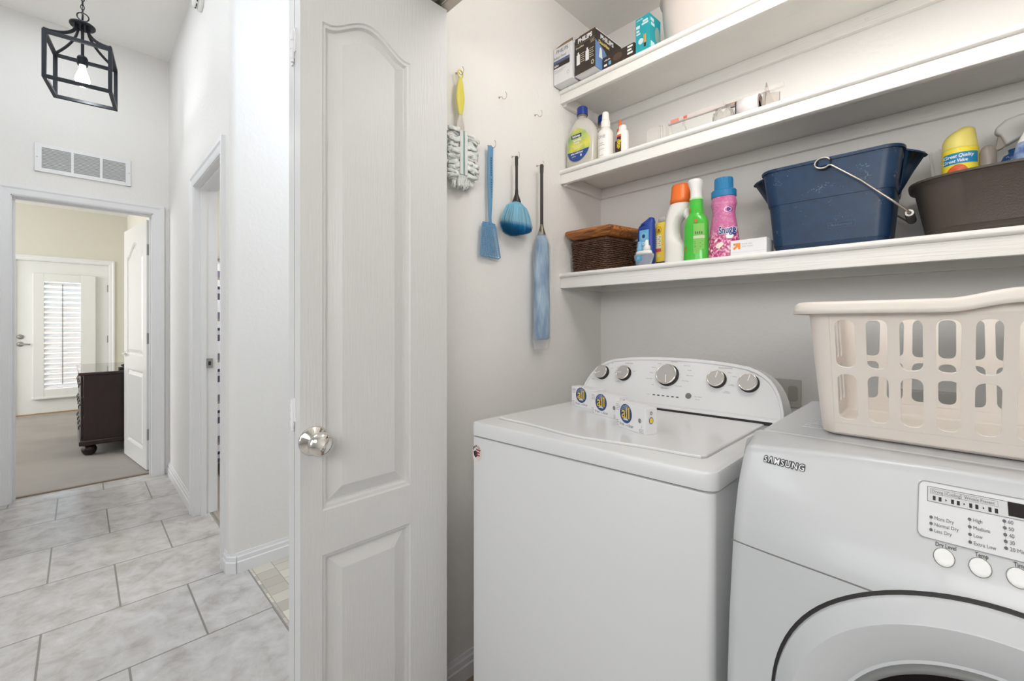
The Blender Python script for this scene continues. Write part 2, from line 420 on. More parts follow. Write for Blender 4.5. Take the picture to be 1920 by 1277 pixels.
# bifold track and jamb cover
tr = B().box(-1.05, .58, .672, .676, 2.095, 2.115).box(-1.05, .58, .714, .718, 2.095, 2.115)
struct('trim_7', tr, STEEL)
struct('trim_8', B().box(-1.085, .6, .64, .668, 2.098, 2.115).box(-1.085, .6, .722, .75, 2.098, 2.115), mat('header_wood', (208, 198, 184), .5))
trk = B().box(-.985, -.945, .680, .710, 2.093, 2.103).lathe([(.006, -.02), (.006, .0)], 12, Matrix.Translation((-.99, .695, 2.095)))
# wall vent
v = empty('wall_vent', (XE, .027, 2.345), 0, 'long white return air grille with three slatted sections above the bedroom doorway', 'vent')
b = B().prism(rrect(-.247, .247, -.099, .099, .004, 2), 0, .006, lambda y, z, d: (d, y, z))
b = B()
ys = [(-.247, -.213), (-.073, -.057), (.076, .092), (.217, .247)]
for a, c in ys: b.box(0, .011, a, c, -.098, .098)
for a, c in ((-.098, -.070), (.070, .098)): b.box(0, .0108, -.247, .247, a, c)
b.build('frame', TRIM, v, bev=.002)
for a, c in ((-.213, -.073), (-.057, .076), (.092, .217)):
    lv = B()
    for i in range(14):
        z = -.066+i*.0102
        lv.add([(.001, a, z), (.001, c, z), (.0095, c, z-.0062), (.0095, a, z-.0062), (.001, a, z+.0015), (.001, c, z+.0015), (.0095, c, z-.0047), (.0095, a, z-.0047)], [(0, 1, 2, 3), (4, 5, 6, 7), (2, 3, 7, 6)])
    lv.build('louvers', TRIM, v)
B().box(-.002, .0005, -.215, .22, -.07, .07).build('backing', mat('vent_grey', (205, 204, 202), .8), v)
for y in (-.235, .237): B().lathe([(.004, 0), (.003, .002), (0, .0025)], 10, Matrix.Translation((.011, y, 0)) @ Matrix.Rotation(PI/2, 4, 'Y')).build('screw', STEEL, v)
# smoke detector on the hall side wall
sd = empty('smoke_detector', (-3.06, W2, 3.085), 0, 'white wall mounted detector high on the hall side wall near the ceiling', 'detector')
Mr = Matrix.Rotation(PI/2, 4, 'X')
B().lathe([(0, 0), (.062, 0), (.064, .006), (.064, .016), (.056, .022), (0, .022)], 36, Mr).build('base', PLAST, sd, smooth=True)
B().lathe([(.05, .022), (.052, .03), (.046, .044), (.03, .048), (0, .048)], 36, Mr).build('cover', PLAST, sd, smooth=True)
b = B()
for k in range(10):
    a = 2*PI*k/10; b.box(.049, .0535, -.010, .010, .028, .033, Mr @ Matrix.Rotation(a, 4, 'Z'))
b.build('slots', BLACKM, sd)

# ================= lantern =================
LX, LY = -3.405, .01
lt = empty('pendant_lantern', (LX, LY, 2.477), math.radians(-7.5), 'black iron open cage lantern with a glowing bulb hanging in the hall', 'pendant light')
hs = .126; T = .0085
b = B(); H_ = .249
for sx in (-1, 1):
    for sy in (-1, 1): b.box(sx*hs-T, sx*hs+T, sy*hs-T, sy*hs+T, 0, H_)
for z in (0, H_-2*T):
    for s_ in (-1, 1):
        b.box(-hs, hs, s_*hs-T*.99, s_*hs+T*.99, z+.0002, z+2*T-.0002); b.box(s_*hs-T*.99, s_*hs+T*.99, -hs, hs, z+.0001, z+2*T-.0001)
b.build('cage_frame', IRON, lt, bev=.001)
for sx in (-1, 1):
    for sy in (-1, 1):
        P = []
        for i in range(15):
            t = i/14; r = hs-(hs-.022)*(1-(1-t)**2.3) if 0 else hs*(1-t)**2.0+.022*t
            P.append((sx*r, sy*r, H_+.002+.142*(t**1.15)))
        B().tube(P, .0075, 6, flat=(.55, 1.2)).build('arm', IRON, lt)
        B().lathe([(.006, 0), (.007, .006), (.003, .012), (0, .014)], 10, Matrix.Translation((sx*hs, sy*hs, H_))).build('finial', IRON, lt)
B().lathe([(0, .378), (.050, .378), (.054, .383), (.054, .391), (.048, .396), (.016, .398), (.012, .410), (0, .412)], 32).build('top_disc', IRON, lt, smooth=False)
B().lathe([(.007, .215), (.007, .38)], 12).build('stem', IRON, lt)
B().lathe([(0, .165), (.021, .165), (.023, .172), (.023, .205), (.018, .216), (0, .22)], 24).build('socket', IRON, lt, smooth=False)
B().lathe([(0, .045), (.012, .048), (.025, .06), (.031, .08), (.029, .1), (.021, .125), (.014, .145), (.013, .165)], 28).build('bulb', mat('lit_bulb', (255, 250, 238), .3, emit=9), lt, smooth=True)
b = B()
for k in range(4):
    a = k*PI/2; c_, s_ = math.cos(a), math.sin(a)
    b.tube([(.006*c_, .006*s_, .14), (.013*c_, .013*s_, .07)], .0016, 6)
b.tube([(0, 0, .15), (0, 0, .09)], .0025, 6)
b.build('filament', mat('filament_glow', (255, 238, 205), .5, emit=120), lt)
def ring(b, c, rx, rz, rot, r=.0022, n=24):
    P = []
    for i in range(n):
        a = 2*PI*i/n; v_ = Matrix.Rotation(rot, 3, 'Z') @ Vector((rx*math.cos(a), 0, rz*math.sin(a)))
        P.append((c[0]+v_.x, c[1]+v_.y, c[2]+v_.z))
    return b.tube(P, r, 8, closed=True)
b = B(); ring(b, (0, 0, .432), .024, .022, .2, .003); ring(b, (0.004, 0.002, .436), .024, .022, 1.7, .003)
b.build('loop', IRON, lt, smooth=True)
z = .468; k = 0; ch = B()
while z < HC-2.477-.03:
    ring(ch, (0, 0, z), .0075, .015, .4+k*PI/2, .002); z += .0235; k += 1
ch.tube([(.002*math.sin(i*1.3), .003*math.cos(i*1.1), .40+i*.02) for i in range(20)], .0017, 6)
ch.build('chain', IRON, lt, smooth=True)
B().lathe([(0, .823-.03), (.02, .823-.03), (.06, .823-.008), (.062, .8228), (0, .8228)], 32).build('canopy', IRON, lt, smooth=True)
pl = bpy.data.lights.new('bulb_light', 'POINT'); pl.energy = 3; pl.color = (.97, .98, 1); pl.shadow_soft_size = .03
po = bpy.data.objects.new('bulb_light', pl); C.objects.link(po); po.location = (LX, LY, 2.477+.02)

# ================= bedroom =================
d2 = empty('door_2', (-4.565, .398, 0), math.radians(0)); d2['kind'] = 'structure'
d2.rotation_euler = (0, 0, PI+math.atan2(.0955, .758))
# local +x runs from hinge along the leaf (into the room), face shown towards the hall opening
def F2(sgn):
    return (lambda u, v, d: (u, sgn*(.0175+d), v))
# world -Y facing side: local +y after a near-180 degree turn
mt_ = DOORW
panel_door(B(), 0, .755, .014, 2.04, .0175, [(.11, .645, .16, .80, 0), (.11, .645, .93, 1.90, .10)], F2(1)).build('door_leaf', mt_, d2)
panel_door(B(), 0, .755, .014, 2.04, .0175, [(.11, .645, .16, .80, 0), (.11, .645, .93, 1.90, .10)], F2(-1)).build('door_leaf', mt_, d2)
for z0 in (1.80, 1.08, .30):
    B().box(-.0025, .0, -.016, .016, z0-.045, z0+.045).lathe([(.006, -.045), (.006, .045)], 12, Matrix.Translation((-.006, -.014, z0))).build('hinge', NICKEL, d2)
b = B()
for s_ in (1, -1):
    M0 = Matrix.Translation((.69, s_*.0175, .93)) @ Matrix.Rotation(-s_*PI/2, 4, 'X')
    b.lathe([(0, 0), (.026, 0), (.026, .006), (.010, .009), (.010, .03), (0, .031)], 24, M0)
    b.tube([(.69, s_*.045, .93), (.66, s_*.052, .93), (.60, s_*.050, .926)], .007, 8)
b.build('door_handle', CHROME, d2)
# exterior door
d3 = empty('door_3', (-8.40, -.62, 0)); d3['kind'] = 'structure'
DW = mat('exterior_door_white', (234, 235, 233), .35)
gy0, gy1, gz0, gz1 = .285, .625, .33, 1.76
b = B().box(-.075, -.03, .018, gy0-.09, .018, 2.024).box(-.075, -.03, gy1+.14, .9045, .018, 2.024).box(-.075, -.03, gy0-.09, gy1+.14, .02, gz0-.1).box(-.075, -.03, gy0-.09, gy1+.14, gz1+.1, 2.024)
b.build('door_leaf', DW, d3)
b = B()
y0_, y1_, z0_, z1_ = gy0-.10, gy1+.15, gz0-.11, gz1+.10
for a, c, e_, g in ((y0_, gy0, z0_, z1_), (gy1, y1_, z0_, z1_), (gy0, gy1, z0_, gz0), (gy0, gy1, gz1, z1_)):
    b.box(-.035, .016, a, c, e_, g)
b.build('shutter_frame', DW, d3, bev=.004)
B().box(-.03, .026, y0_-.01, y1_+.01, z0_-.012, z0_+.012).build('sill', DW, d3, bev=.003)
b = B(); k = 21
for i in range(k):
    z = gz0+(i+.5)*(gz1-gz0)/k; a = math.radians(44)
    M0 = Matrix.Translation((-.012, 0, z)) @ Matrix.Rotation(a, 4, 'Y')
    b.box(-.030, .030, gy0, gy1, -.0035, .0035, M0)
b.build('louvers', mat('shutter_white', (250, 250, 249), .4), d3)
B().box(.016, .022, (gy0+gy1)/2-.005, (gy0+gy1)/2+.005, gz0+.06, gz1-.03).build('tilt_rod', mat('rod_silhouette_grey', (150, 150, 148), .4), d3)  # grey imitates the rod's silhouette against the bright shutters
B().box(-.062, -.056, gy0-.09, gy1+.14, gz0-.1, gz1+.1).build('glass', mat('clear_glass', (255, 255, 255), .0, trans=1, ior=1.02), d3)
b = B()
for zz, r in ((1.03, .031), (.935, .031)):
    if zz < 1: b.build('deadbolt', NICKEL, d3, smooth=True); b = B()
    b.lathe([(0, 0), (r, 0), (r*.95, .008), (r*.55, .012), (0, .014)], 24, Matrix.Translation((-.03, .075, zz)) @ Matrix.Rotation(PI/2, 4, 'Y'))
b.tube([(-.01, .075, .935), (.02, .078, .935), (.025, .12, .936), (.022, .165, .93)], .008, 8)
b.build('door_handle', NICKEL, d3, smooth=True)
for zz in (1.70, .98, .25): B().box(-.032, -.022, .893, .908, zz-.05, zz+.05).build('hinge', NICKEL, d3)
casing('trim_9', 'x', -8.40, 1, -.615, .295, 2.035, .055, .018)
struct('trim_10', B().box(-8.5, -8.40, -.62, -.603, 0, 2.045).box(-8.5, -8.40, .285, .30, 0, 2.045).box(-8.5, -8.40, -.603, .285, 2.025, 2.045), TRIM)
struct('trim_11', B().box(-8.5, -8.40, -.603, .285, .0, .018), mat('oak_sill', (170, 135, 95), .5))
# outdoors seen through the slats
gnd = B().box(-30, -8.6, -14, 12, -.12, -.05); struct('ground', gnd, mat('patio_ground', (205, 190, 170), .9))
fw = B().box(-14.1, -14, -8, 8, -.05, 1.6).build('garden_wall', mat('stucco_wall', (225, 195, 175), .9)); tag(fw, 'pale stucco garden wall seen in slivers through the door shutters', 'wall')

DK = mat('dark_mahogany', (48, 28, 26), .3, var=.35, vscale=9, bstretch=(3, 3, 1), coat=.3)
dr = empty('dresser', (-5.45, .01, 0), math.radians(.9), 'dark mahogany dresser with drawer fronts and carved bun feet behind the bedroom door', 'dresser')
# near side panel faces +X, drawers face -Y
B().box(-1.15, 0, .012, .46, .135, .735).build('body', DK, dr, bev=.003)
B().box(-1.175, .022, -.022, .465, .735, .762).build('top', mat('polished_mahogany', (58, 36, 32), .12, coat=.6), dr, bev=.006, seg=3)
B().box(-1.17, .02, -.018, .465, .105, .150).build('base_moulding', DK, dr, bev=.008, seg=3)
for i, (a, c) in enumerate(((.55, .72), (.36, .53), (.165, .34))):
    for x0 in (-1.12, -.57):
        dd = B().box(x0, x0+.54, -.006, .014, a, c).build('drawer', DK, dr, bev=.004)
        for q_ in (.12, .42):
            xx = x0+q_; b = B()
            b.lathe([(0, 0), (.014, 0), (.010, .006), (0, .008)], 12, Matrix.Translation((xx, -.006, (a+c)/2+.012)) @ Matrix.Rotation(PI/2, 4, 'X'))
            b.tube([(xx+.022*math.cos(t), -.016, (a+c)/2+.005-.026*math.sin(t)) for t in [PI*k/10 for k in range(11)]], .0035, 6)
            b.build('handle', IRON, dd)
for x0, y0 in ((-.06, .05), (-1.09, .05), (-.06, .41), (-1.09, .41)):
    b = B().lathe([(.026, .0), (.040, .012), (.052, .04), (.053, .06), (.042, .085), (.030, .094), (.040, .105)], 20, Matrix.Translation((x0, y0, .006)))
    o = b.build('foot', mat('carved_mahogany', (40, 24, 22), .4, bump=1, bscale=60), dr, smooth=True)
tr_ = empty('jewelry_tray', (-5.60, .31, .763), 0, 'small black lidded dish on the dark dresser top', 'dish')
B().prism(rrect(-.05, .05, -.05, .05, .015), 0, .018, lambda u, v_, d: (u, v_, d)).build('tray', BLACKM, tr_)
B().lathe([(.012, .018), (.03, .03), (.033, .042), (.012, .05), (0, .051)], 20).build('dish', BLACKM, tr_, smooth=True)
# plaid curtain in the side room
pm = mat('plaid_fabric', (226, 226, 230), .9); n = pm.node_tree.nodes; L = pm.node_tree.links; p = n['Principled BSDF']
tc = n.new('ShaderNodeTexCoord'); sp_ = n.new('ShaderNodeSeparateXYZ'); L.new(tc.outputs['Object'], sp_.inputs[0])
def stripes(sock, scale, cols):
    mlt = n.new('ShaderNodeMath'); mlt.operation = 'MULTIPLY'; mlt.inputs[1].default_value = scale; L.new(sock, mlt.inputs[0])
    fr = n.new('ShaderNodeMath'); fr.operation = 'FRACT'; L.new(mlt.outputs[0], fr.inputs[0])
    r = n.new('ShaderNodeValToRGB'); r.color_ramp.interpolation = 'CONSTANT'; e = r.color_ramp.elements
    e[0].position = 0; e[0].color = lin(cols[0][1])+(1,); e[1].position = cols[1][0]; e[1].color = lin(cols[1][1])+(1,)
    for q, c_ in cols[2:]:
        x = e.new(q); x.color = lin(c_)+(1,)
    L.new(fr.outputs[0], r.inputs[0]); return r
r1 = stripes(sp_.outputs['Z'], 3.1, [(0, (236, 236, 240)), (.30, (96, 88, 110)), (.45, (200, 198, 208)), (.55, (60, 60, 84)), (.62, (236, 234, 236)), (.78, (168, 150, 138)), (.84, (128, 122, 140))])
r2 = stripes(sp_.outputs['X'], 4.0, [(0, (255, 255, 255)), (.5, (150, 146, 165)), (.7, (255, 255, 255))])
mx = n.new('ShaderNodeMix'); mx.data_type = 'RGBA'; mx.blend_type = 'MULTIPLY'; mx.inputs[0].default_value = .7
L.new(r1.outputs[0], mx.inputs[6]); L.new(r2.outputs[0], mx.inputs[7]); L.new(mx.outputs[2], p.inputs['Base Color'])
cu = empty('plaid_curtain', (-4.0, 1.0, 0), 0, 'purple grey and white plaid curtain hanging beyond the hall side doorway', 'curtain')
def Fc_(i, j):
    y = -.35+i*.9; return (.05*math.sin(y*38)*.5, y, .12+j*1.58)
B().grid(90, 6, Fc_).build('fabric', pm, cu, smooth=True)
B().tube([(0, -.37, 1.71), (0, .6, 1.71)], .011, 10).build('rod', STEEL, cu)
for k in range(10): ring(B(), (0, -.33+k*.1, 1.70), .018, .018, 0, .002).build('curtain_ring', CHROME, cu)
b = B(); ring(b, (.05, -.20, 1.33), .02, .02, PI/2, .005); b.build('tieback', CHROME, cu, smooth=True)

# ================= shelves =================
def shelf(z0, z1, label):
    """z0 fascia bottom, z1 board top"""
    t = empty('wall_shelf', (-1.15, 1.745, z0), 0, label, 'shelf', 'white painted closet shelves')
    w_ = 1.80; zt = z1-z0; r = .0095
    prof = [(-.0, zt), (-.305, zt)]+[(-.305-r*math.sin(a), zt-r+r*math.cos(a)) for a in [PI*k/10 for k in range(1, 11)]]+[(-.0, zt-2*r)]
    B().loops([[(x, y, z) for y, z in prof] for x in (0, w_)]).build('board', SHELF, t)
    B().box(0, w_, -.305, -.286, 0, zt-2*r).build('fascia', SHELF, t, bev=.002)
    B().box(0, w_, -.018, 0, zt-2*r-.045, zt-2*r).build('cleat', SHELF, t, bev=.0015)
    B().box(0, .018, -.286, -.018, zt-2*r-.045, zt-2*r).build('cleat', SHELF, t, bev=.0015)
    for x in (.42, .98, 1.5):
        B().lathe([(.0045, 0), (.003, .0012), (0, .0013)], 12, Matrix.Translation((x, -.018, zt-2*r-.022)) @ Matrix.Rotation(PI/2, 4, 'X')).build('screw', SHELF, t)
    return t
ZL, ZM, ZT = 1.413, 1.849, 2.187
shelf(1.349, ZL, 'lowest white closet shelf, holding the navy bucket and cleaning bottles')
shelf(1.790, ZM, 'middle white closet shelf, holding the soap bottles and clear packaging')
shelf(2.131, ZT, 'topmost white closet shelf, holding the light bulb boxes')

# ================= washer =================
wa = empty('washing_machine', (-.946, .776, 0), 0, 'white top load washing machine with a rounded control panel and silver dials', 'washing machine')
def Wp(a, b_, z): return (a*.9975+b_*.008, .070*a+b_, z)
def wslab(b, a0, a1, b0, b1, z0, z1, r, n=8, ch=.004, bow=0):
    """rounded slab with softened top edge"""
    L_ = []
    for z, ins in ((z0, 0), (z1-ch, 0), (z1-ch*.3, ch*.3), (z1, ch)):
        P = rrect(a0+ins, a1-ins, b0+ins, b1-ins, max(r-ins, .001), n)
        if bow: P = [(u, v_-bow*(1-((u-(a0+a1)/2)/((a1-a0)/2))**2) if v_ < b0+(b1-b0)*.3 else v_) for u, v_ in P]
        L_.append([Wp(u, v_, z) for u, v_ in P])
    return b.loops(L_)
wslab(B(), .004, .648, .004, .64, .02, .884, .014).build('cabinet', ENAMEL, wa, smooth=True).data.set_sharp_from_angle(angle=.7)
wslab(B(), .012, .64, .012, .63, .88, .892, .02, ch=.001).build('seam', SEAM, wa)
wslab(B(), 0, .652, 0, .645, .889, .925, .024, ch=.007).build('top_deck', ENAMEL, wa, smooth=True).data.set_sharp_from_angle(angle=.75)
# lid: shallow raised slab with a scooped front edge
def lid_outline(ins):
    P = []
    a0, a1, b0, b1 = .030+ins, .602-ins, .062+ins, .480-ins
    N = 40
    for i in range(N+1):
        t = i/N; u = a0+(a1-a0)*t
        k = math.exp(-((t-.5)/.2)**2)
        P.append((u, b0+.014-.024*k-.004*math.sin(PI*t)))
    rr = .02
    P = [p_ for p_ in P if a0+rr < p_[0] < a1-rr]
    P += [(a1-rr*.3, b0+.017), (a1, b0+.03), (a1, b1), (a0, b1), (a0, b0+.03), (a0+rr*.3, b0+.017)]
    return P
B().loops([[Wp(u, v_, z) for u, v_ in lid_outline(i_)] for z, i_ in ((.918, 0), (.9285, .0), (.9305, .002))]).build('lid', ENAMEL, wa, bev=.0)
g_ = B().loops([[Wp(u, v_, z) for u, v_ in lid_outline(i_)] for z, i_ in ((.92, -.0025), (.9256, -.0025))]).build('lid_gap', mat('gap_grey', (176, 174, 170), .6), wa)
B().prism([(.045, .4895), (.618, .4895), (.618, .493), (.045, .493)], .925, .9342, lambda u, v, d: Wp(u, v, d)).build('hinge_slot', BLACKM, wa)
# console
CB = lambda z: .505+(z-.93)*.45
half = [(.0015, .927), (.0026, .9424), (.0051, .9604), (.0125, .9872), (.0200, 1.006), (.0304, 1.0243), (.0440, 1.0410), (.0612, 1.0545), (.0800, 1.0655), (.1029, 1.0737), (.15, 1.0812), (.2008, 1.0860), (.26, 1.0888)]
outl = half+[(.322, 1.0897)]+[(.644-a, z) for a, z in half[::-1]]
def Cf(u, z, d): # on console plane, d = out of the face
    nx = -.912*d; return Wp(u, CB(z)+nx, z+.41*d)
cx_, cz_ = .322, .99
L_ = []
def shr(k, dz=0): return [(cx_+(u-cx_)*(1-k*.5), cz_+(z-cz_)*(1-k*2.0)) for u, z in outl]
L_.append([Cf(u, z, -.010) for u, z in outl])
L_.append([Cf(u, z, -.002) for u, z in outl])
L_.append([Cf(u, z, 0) for u, z in shr(.01)])
L_.append([Cf(u, z, 0) for u, z in shr(.045)])
L_.append([Cf(u, z, -.003) for u, z in shr(.06)])
back = [Wp(u, max(CB(z)+.085-.25*(z-.93), CB(z)+.03), z-.006) for u, z in outl]
b = B().loops([back]+L_)
b.build('console', ENAMEL, wa, smooth=True).data.set_sharp_from_angle(angle=.6)
led = B().loops([[Wp(u, v_, z) for u, v_ in ((.0, y0), (.643, y0), (.643, .60), (0, .60))] for z, y0 in ((.925, .492), (.938, .496), (.943, .506))])
led.build('console_base', ENAMEL, wa, bev=.002)
Cs = lambda u, z: Cf(u, z, -.0026)
kp = bpy.data.meshes
def knob(a, z, R_, ang):
    k = empty('k', (0, 0, 0)); bpy.data.objects.remove(k)
    base = Vector(Cf(a, z, -.003)); nrm = (Vector(Cf(a, z, .05))-base).normalized()
    q = Vector((0, 0, 1)).rotation_difference(nrm).to_matrix().to_4x4()
    M0 = Matrix.Translation(base) @ q
    M0 = M0 @ Matrix.Scale(.68, 4, (0, 0, 1)); kb = B().lathe([(R_*1.10, 0), (R_*1.08, .004), (R_*1.0, .006), (R_*.98, .022), (0, .022)], 36, M0).build('knob', BLACKM, wa)
    B().lathe([(R_*1.0, .016), (R_*1.02, .022), (R_*.98, .0255), (R_*.90, .0255), (R_*.90, .020)], 40, M0).build('knob_ring', CHROME, kb, smooth=True)
    B().lathe([(0, .021), (R_*.90, .021), (R_*.90, .0238), (0, .0238)], 36, M0).build('knob_face', mat('satin_silver', (186, 183, 178), .42, .35), kb)
    M1 = M0 @ Matrix.Rotation(ang, 4, 'Z')
    B().box(-R_*.035, R_*.035, R_*.1, R_*.86, .0236, .0245, M1).build('knob_pointer', mat('pointer_white', (245, 244, 240), .4), kb)
knob(.0725, 1.0255, .0236, math.radians(115))
knob(.1555, 1.0280, .0240, math.radians(95))
knob(.3070, 1.0335, .0335, math.radians(190))
knob(.4575, 1.0325, .0250, math.radians(-12))
knob(.5448, 1.0290, .0254, math.radians(-12))
B().lathe([(0, 0), (.0088, 0), (.0088, .003), (.007, .0045), (0, .005)], 28, Matrix.Translation(Cf(.3835, .9775, -.003)) @ Matrix.Rotation(math.radians(66), 4, 'X')).build('start_button', mat('grey_button', (118, 118, 114), .4), wa)
b = B()
for i in range(6): rect(b, .2705+i*.0152, .2785+i*.0152, .9685, .9715, Cs)
b.build('status_lights', DARKT, wa)
b = B()
for s_, u, v_, sz in (('LOAD SIZE', .094, 1.0600, .0046), ('WASH TEMP', .165, 1.0625, .0052), ('NORMAL', .320, 1.0760, .0050), ('RINSE OPTIONS', .476, 1.0665, .0054), ('PRESOAK', .552, 1.0605, .0048),
                      ('Auto', .085, 1.0535, .0036), ('Med', .047, 1.0455, .0036), ('Small', .036, 1.026, .0038), ('X-Large', .040, 1.001, .0042), ('Large', .105, 1.043, .0038),
                      ('Warm', .156, 1.0550, .0038), ('Cool', .127, 1.047, .0038), ('Cold', .122, 1.028, .0038), ('Tap Cold', .138, 1.000, .0042), ('Hot', .190, 1.038, .0045),
                      ('Casual', .272, 1.0680, .0042), ('Delicates', .256, 1.0550, .0042), ('Whites', .252, 1.0375, .0042), ('Quick Wash', .248, 1.0185, .0042), ('Soak', .264, 1.001, .0042),
                      ('Heavy Duty', .362, 1.0670, .0042), ('Towels', .372, 1.0535, .0042), ('Bulky Items', .376, 1.0375, .0042), ('Drain & Spin', .366, 1.0205, .0042), ('Rinse & Spin', .348, 1.0035, .0042), ('Clean Washer', .305, .9935, .0042),
                      ('1 Rinse', .489, 1.0545, .0042), ('2 Rinses', .504, 1.0445, .0040), ('1 Rinse\nwith Softener', .500, 1.020, .0033), ('2 Rinses\nwith Softener', .490, .999, .0036), ('Off', .573, 1.0525, .0038), ('On', .592, 1.040, .0042),
                      ('Cycle', .256, .970, .0038), ('Start / Pause', .412, .9775, .0042), ('hold 3 sec', .411, .970, .0034)):
    text(b, s_, u, v_, sz, Cs, 'CENTER')
b.build('console_lettering', GREYT, wa)
# round badge on the front left
Bf = lambda u, z: Wp(.0255+u, .0034+max(0, .010-(.0255+u))*.55, .8395+z)
b = disc(B(), 0, 0, .0195, .0238, Bf, 28); b.build('badge', mat('badge_cream', (226, 218, 210), .5), wa)
Bf2 = lambda u, z: Wp(.0255+u*1.2, .0030+max(0, .010-(.0255+u*1.2))*.55, .8395+z*1.2)
b = B()
for k, ch_ in enumerate('AMERICA'):
    a = math.radians(150-k*20); text(b, ch_, .0130*math.cos(a), .0160*math.sin(a), .0062, Bf2, 'CENTER', bold=.0002, rot=a-PI/2)
poly(b, [(-.010, .002), (-.003, .006), (.004, .003), (.003, -.006), (-.003, -.011), (-.008, -.006)], Bf2)
b.build('badge_lettering', mat('badge_navy', (44, 40, 58), .5), wa)
b = B()
for q_ in ((.002, .009), (.001, .003), (.002, -.003)): poly(b, [(q_[0]-.003, q_[1]-.0014), (.011, q_[1]-.0034), (.0105, q_[1]), (q_[0]-.003, q_[1]+.0014)], lambda u, z: Wp(.0255+u*1.2, .0026, .8395+z*1.2))
b.build('badge_stripes', mat('badge_red', (166, 52, 60), .5), wa)
for a_, b2 in ((.06, .06), (.59, .06), (.06, .58), (.59, .58)):
    B().lathe([(.02, 0), (.02, .02)], 12, Matrix.Translation(Wp(a_, b2, 0))).build('foot', BLACKM, wa)

# ================= detergent boxes =================
CARD = mat('white_carton', (232, 232, 234), .45)
def all_box(x, y, rz, label):
    t = empty('detergent_box', (x, y, .9306), rz, label, 'box', 'small white detergent boxes on the washer lid')
    W_, D_, H0 = .116, .036, .064
    B().box(-W_, 0, 0, D_, 0, H0).build('carton', CARD, t, bev=.0008)
    F0 = lambda u, v_: (-W_+u, -.0004, v_); F1 = lambda u, v_: (-W_+u, -.0008, v_); F2_ = lambda u, v_: (-W_+u, -.0012, v_)
    disc(B(), .044, .039, .0235, .0245, F0, 28).build('logo_disc', mat('logo_blue', (44, 74, 128), .5), t)
    b = B()
    for k in range(9):
        a = math.radians(50+k*14); poly(b, [(.044, .042), (.044+.0205*math.cos(a-.04), .042+.019*math.sin(a-.04)), (.044+.019*math.cos(a+.04), .042+.019*math.sin(a+.04))], lambda u, v_: (-W_+u, -.0006, v_))
    poly(b, [(.034, .0225), (.054, .0225), (.050, .0285), (.038, .0285)], F1)
    b.build('logo_rays', mat('logo_pale', (214, 220, 236), .5), t)
    text(B(), 'all', .0445, .0400, .0420, F1, 'CENTER', bold=.0014, width=.92).build('logo_outline', mat('logo_dark', (70, 62, 60), .5), t)
    text(B(), 'all', .0445, .0400, .0420, F2_, 'CENTER', bold=.0002, width=.92).build('logo_lettering', mat('logo_yellow', (240, 205, 74), .5), t)
    b = text(B(), 'free    clear', .046, .0105, .0115, F0, 'CENTER')
    text(b, 'with', .0455, .0088, .004, F0, 'CENTER')
    text(b, '1', .1030, .0165, .009, F0, 'CENTER')
    disc(b, .0965, .031, .0052, .0058, F0, 12, .6); disc(b, .0965, .031, .0022, .0028, F0, 10)
    Fs = lambda u, v_: (.0004, u, v_)
    disc(b, .018, .052, .004, .0045, Fs, 8, .5)
    b.build('lettering', GREYT, t)
    b = B()
    for v_ in (.058, .0535, .049, .0445): rect(b, .004, .0190-.002*math.sin(v_*900), v_-.0008, v_+.0008, F0)
    for v_ in (.017, .0125, .008, .004): rect(b, .003, .0150+.002*math.sin(v_*700), v_-.0008, v_+.0008, F0)
    for v_ in (.0105, .0068, .0035): rect(b, .0945, .110, v_-.0007, v_+.0007, F0)
    b.build('fine_print', LIGHTT, t)
    disc(B(), .018, .034, .0070, .0085, Fs, 16).build('side_logo', mat('logo_blue', (44, 74, 128), .5), t)
    disc(B(), .018, .034, .0055, .0068, lambda u, v_: (.0007, u, v_), 16).build('side_logo', mat('logo_yellow', (240, 205, 74), .5), t)
    return t
all_box(-.509, .963, math.radians(-21), 'nearest white all detergent box on the washer lid, in front of the other two')
all_box(-.640, 1.063, math.radians(-13), 'middle white all detergent box on the washer lid, between the other two')
all_box(-.755, 1.13, math.radians(-9), 'rearmost white all detergent box on the washer lid, by the left end of the console')

# ================= dryer =================
YC = [(.84, .715), (.88, .722), (.92, .742), (.955, .770), (.985, .800), (1.0, .815), (1.02, .835)]
EE = [(.62, .023), (.727, .033), (.838, .050), (.889, .052), (.955, .04), (.99, .03)]
def interp(z, P):
    if z <= P[0][0]: return P[0][1]
    for (a, b_), (c, d) in zip(P, P[1:]):
        if z <= c: return b_+(d-b_)*(z-a)/(c-a)
    return P[-1][1]
def FY(x, z):
    zz = [interp(z+k*.008, YC) for k in (-1.5, -.5, .5, 1.5)]
    return sum(zz)/4+interp(z, EE)*(abs(x-.065)/.315)**2.5
dy = empty('clothes_dryer', (.065, .72, 0), 0, 'white front load clothes dryer with a round door and printed control panel', 'clothes dryer')
ox, oy = .065, .72
def DP(x, y, z): return (x-ox, y-oy, z)
ZTOP = lambda x: .990+.0195*(1-((x-.065)/.315)**2)
xs = [-.2505+.631*i/72 for i in range(73)]
zs = [.02+.95*i/60 for i in range(61)]
b = B(); g = []
for i, x in enumerate(xs):
    t = abs(x-.065)/.3155; col = []
    zt = ZTOP(x); rc = .010
    for z in zs:
        e_ = max(0, (t-.97)/.03); col.append(DP(x, FY(x, z)+.010*(1-math.sqrt(max(0, 1-e_*e_))), z))
    y1 = FY(x, zt-rc)
    oc = .010*(1-math.sqrt(max(0, 1-e_*e_)))
    for z in (zt-.016, zt-.010): col.append(DP(x, FY(x, z)+oc, z-oc*.3))
    yt = FY(x, zt-.010)
    for k in range(1, 6):
        a = k*PI/10; col.append(DP(x, yt+oc+.014*(1-math.cos(a)), zt-.010+.008*math.sin(a)-oc*.6))
    col.append(DP(x, .90, .9985)); col.append(DP(x, .93, .995))
    g.append(col)
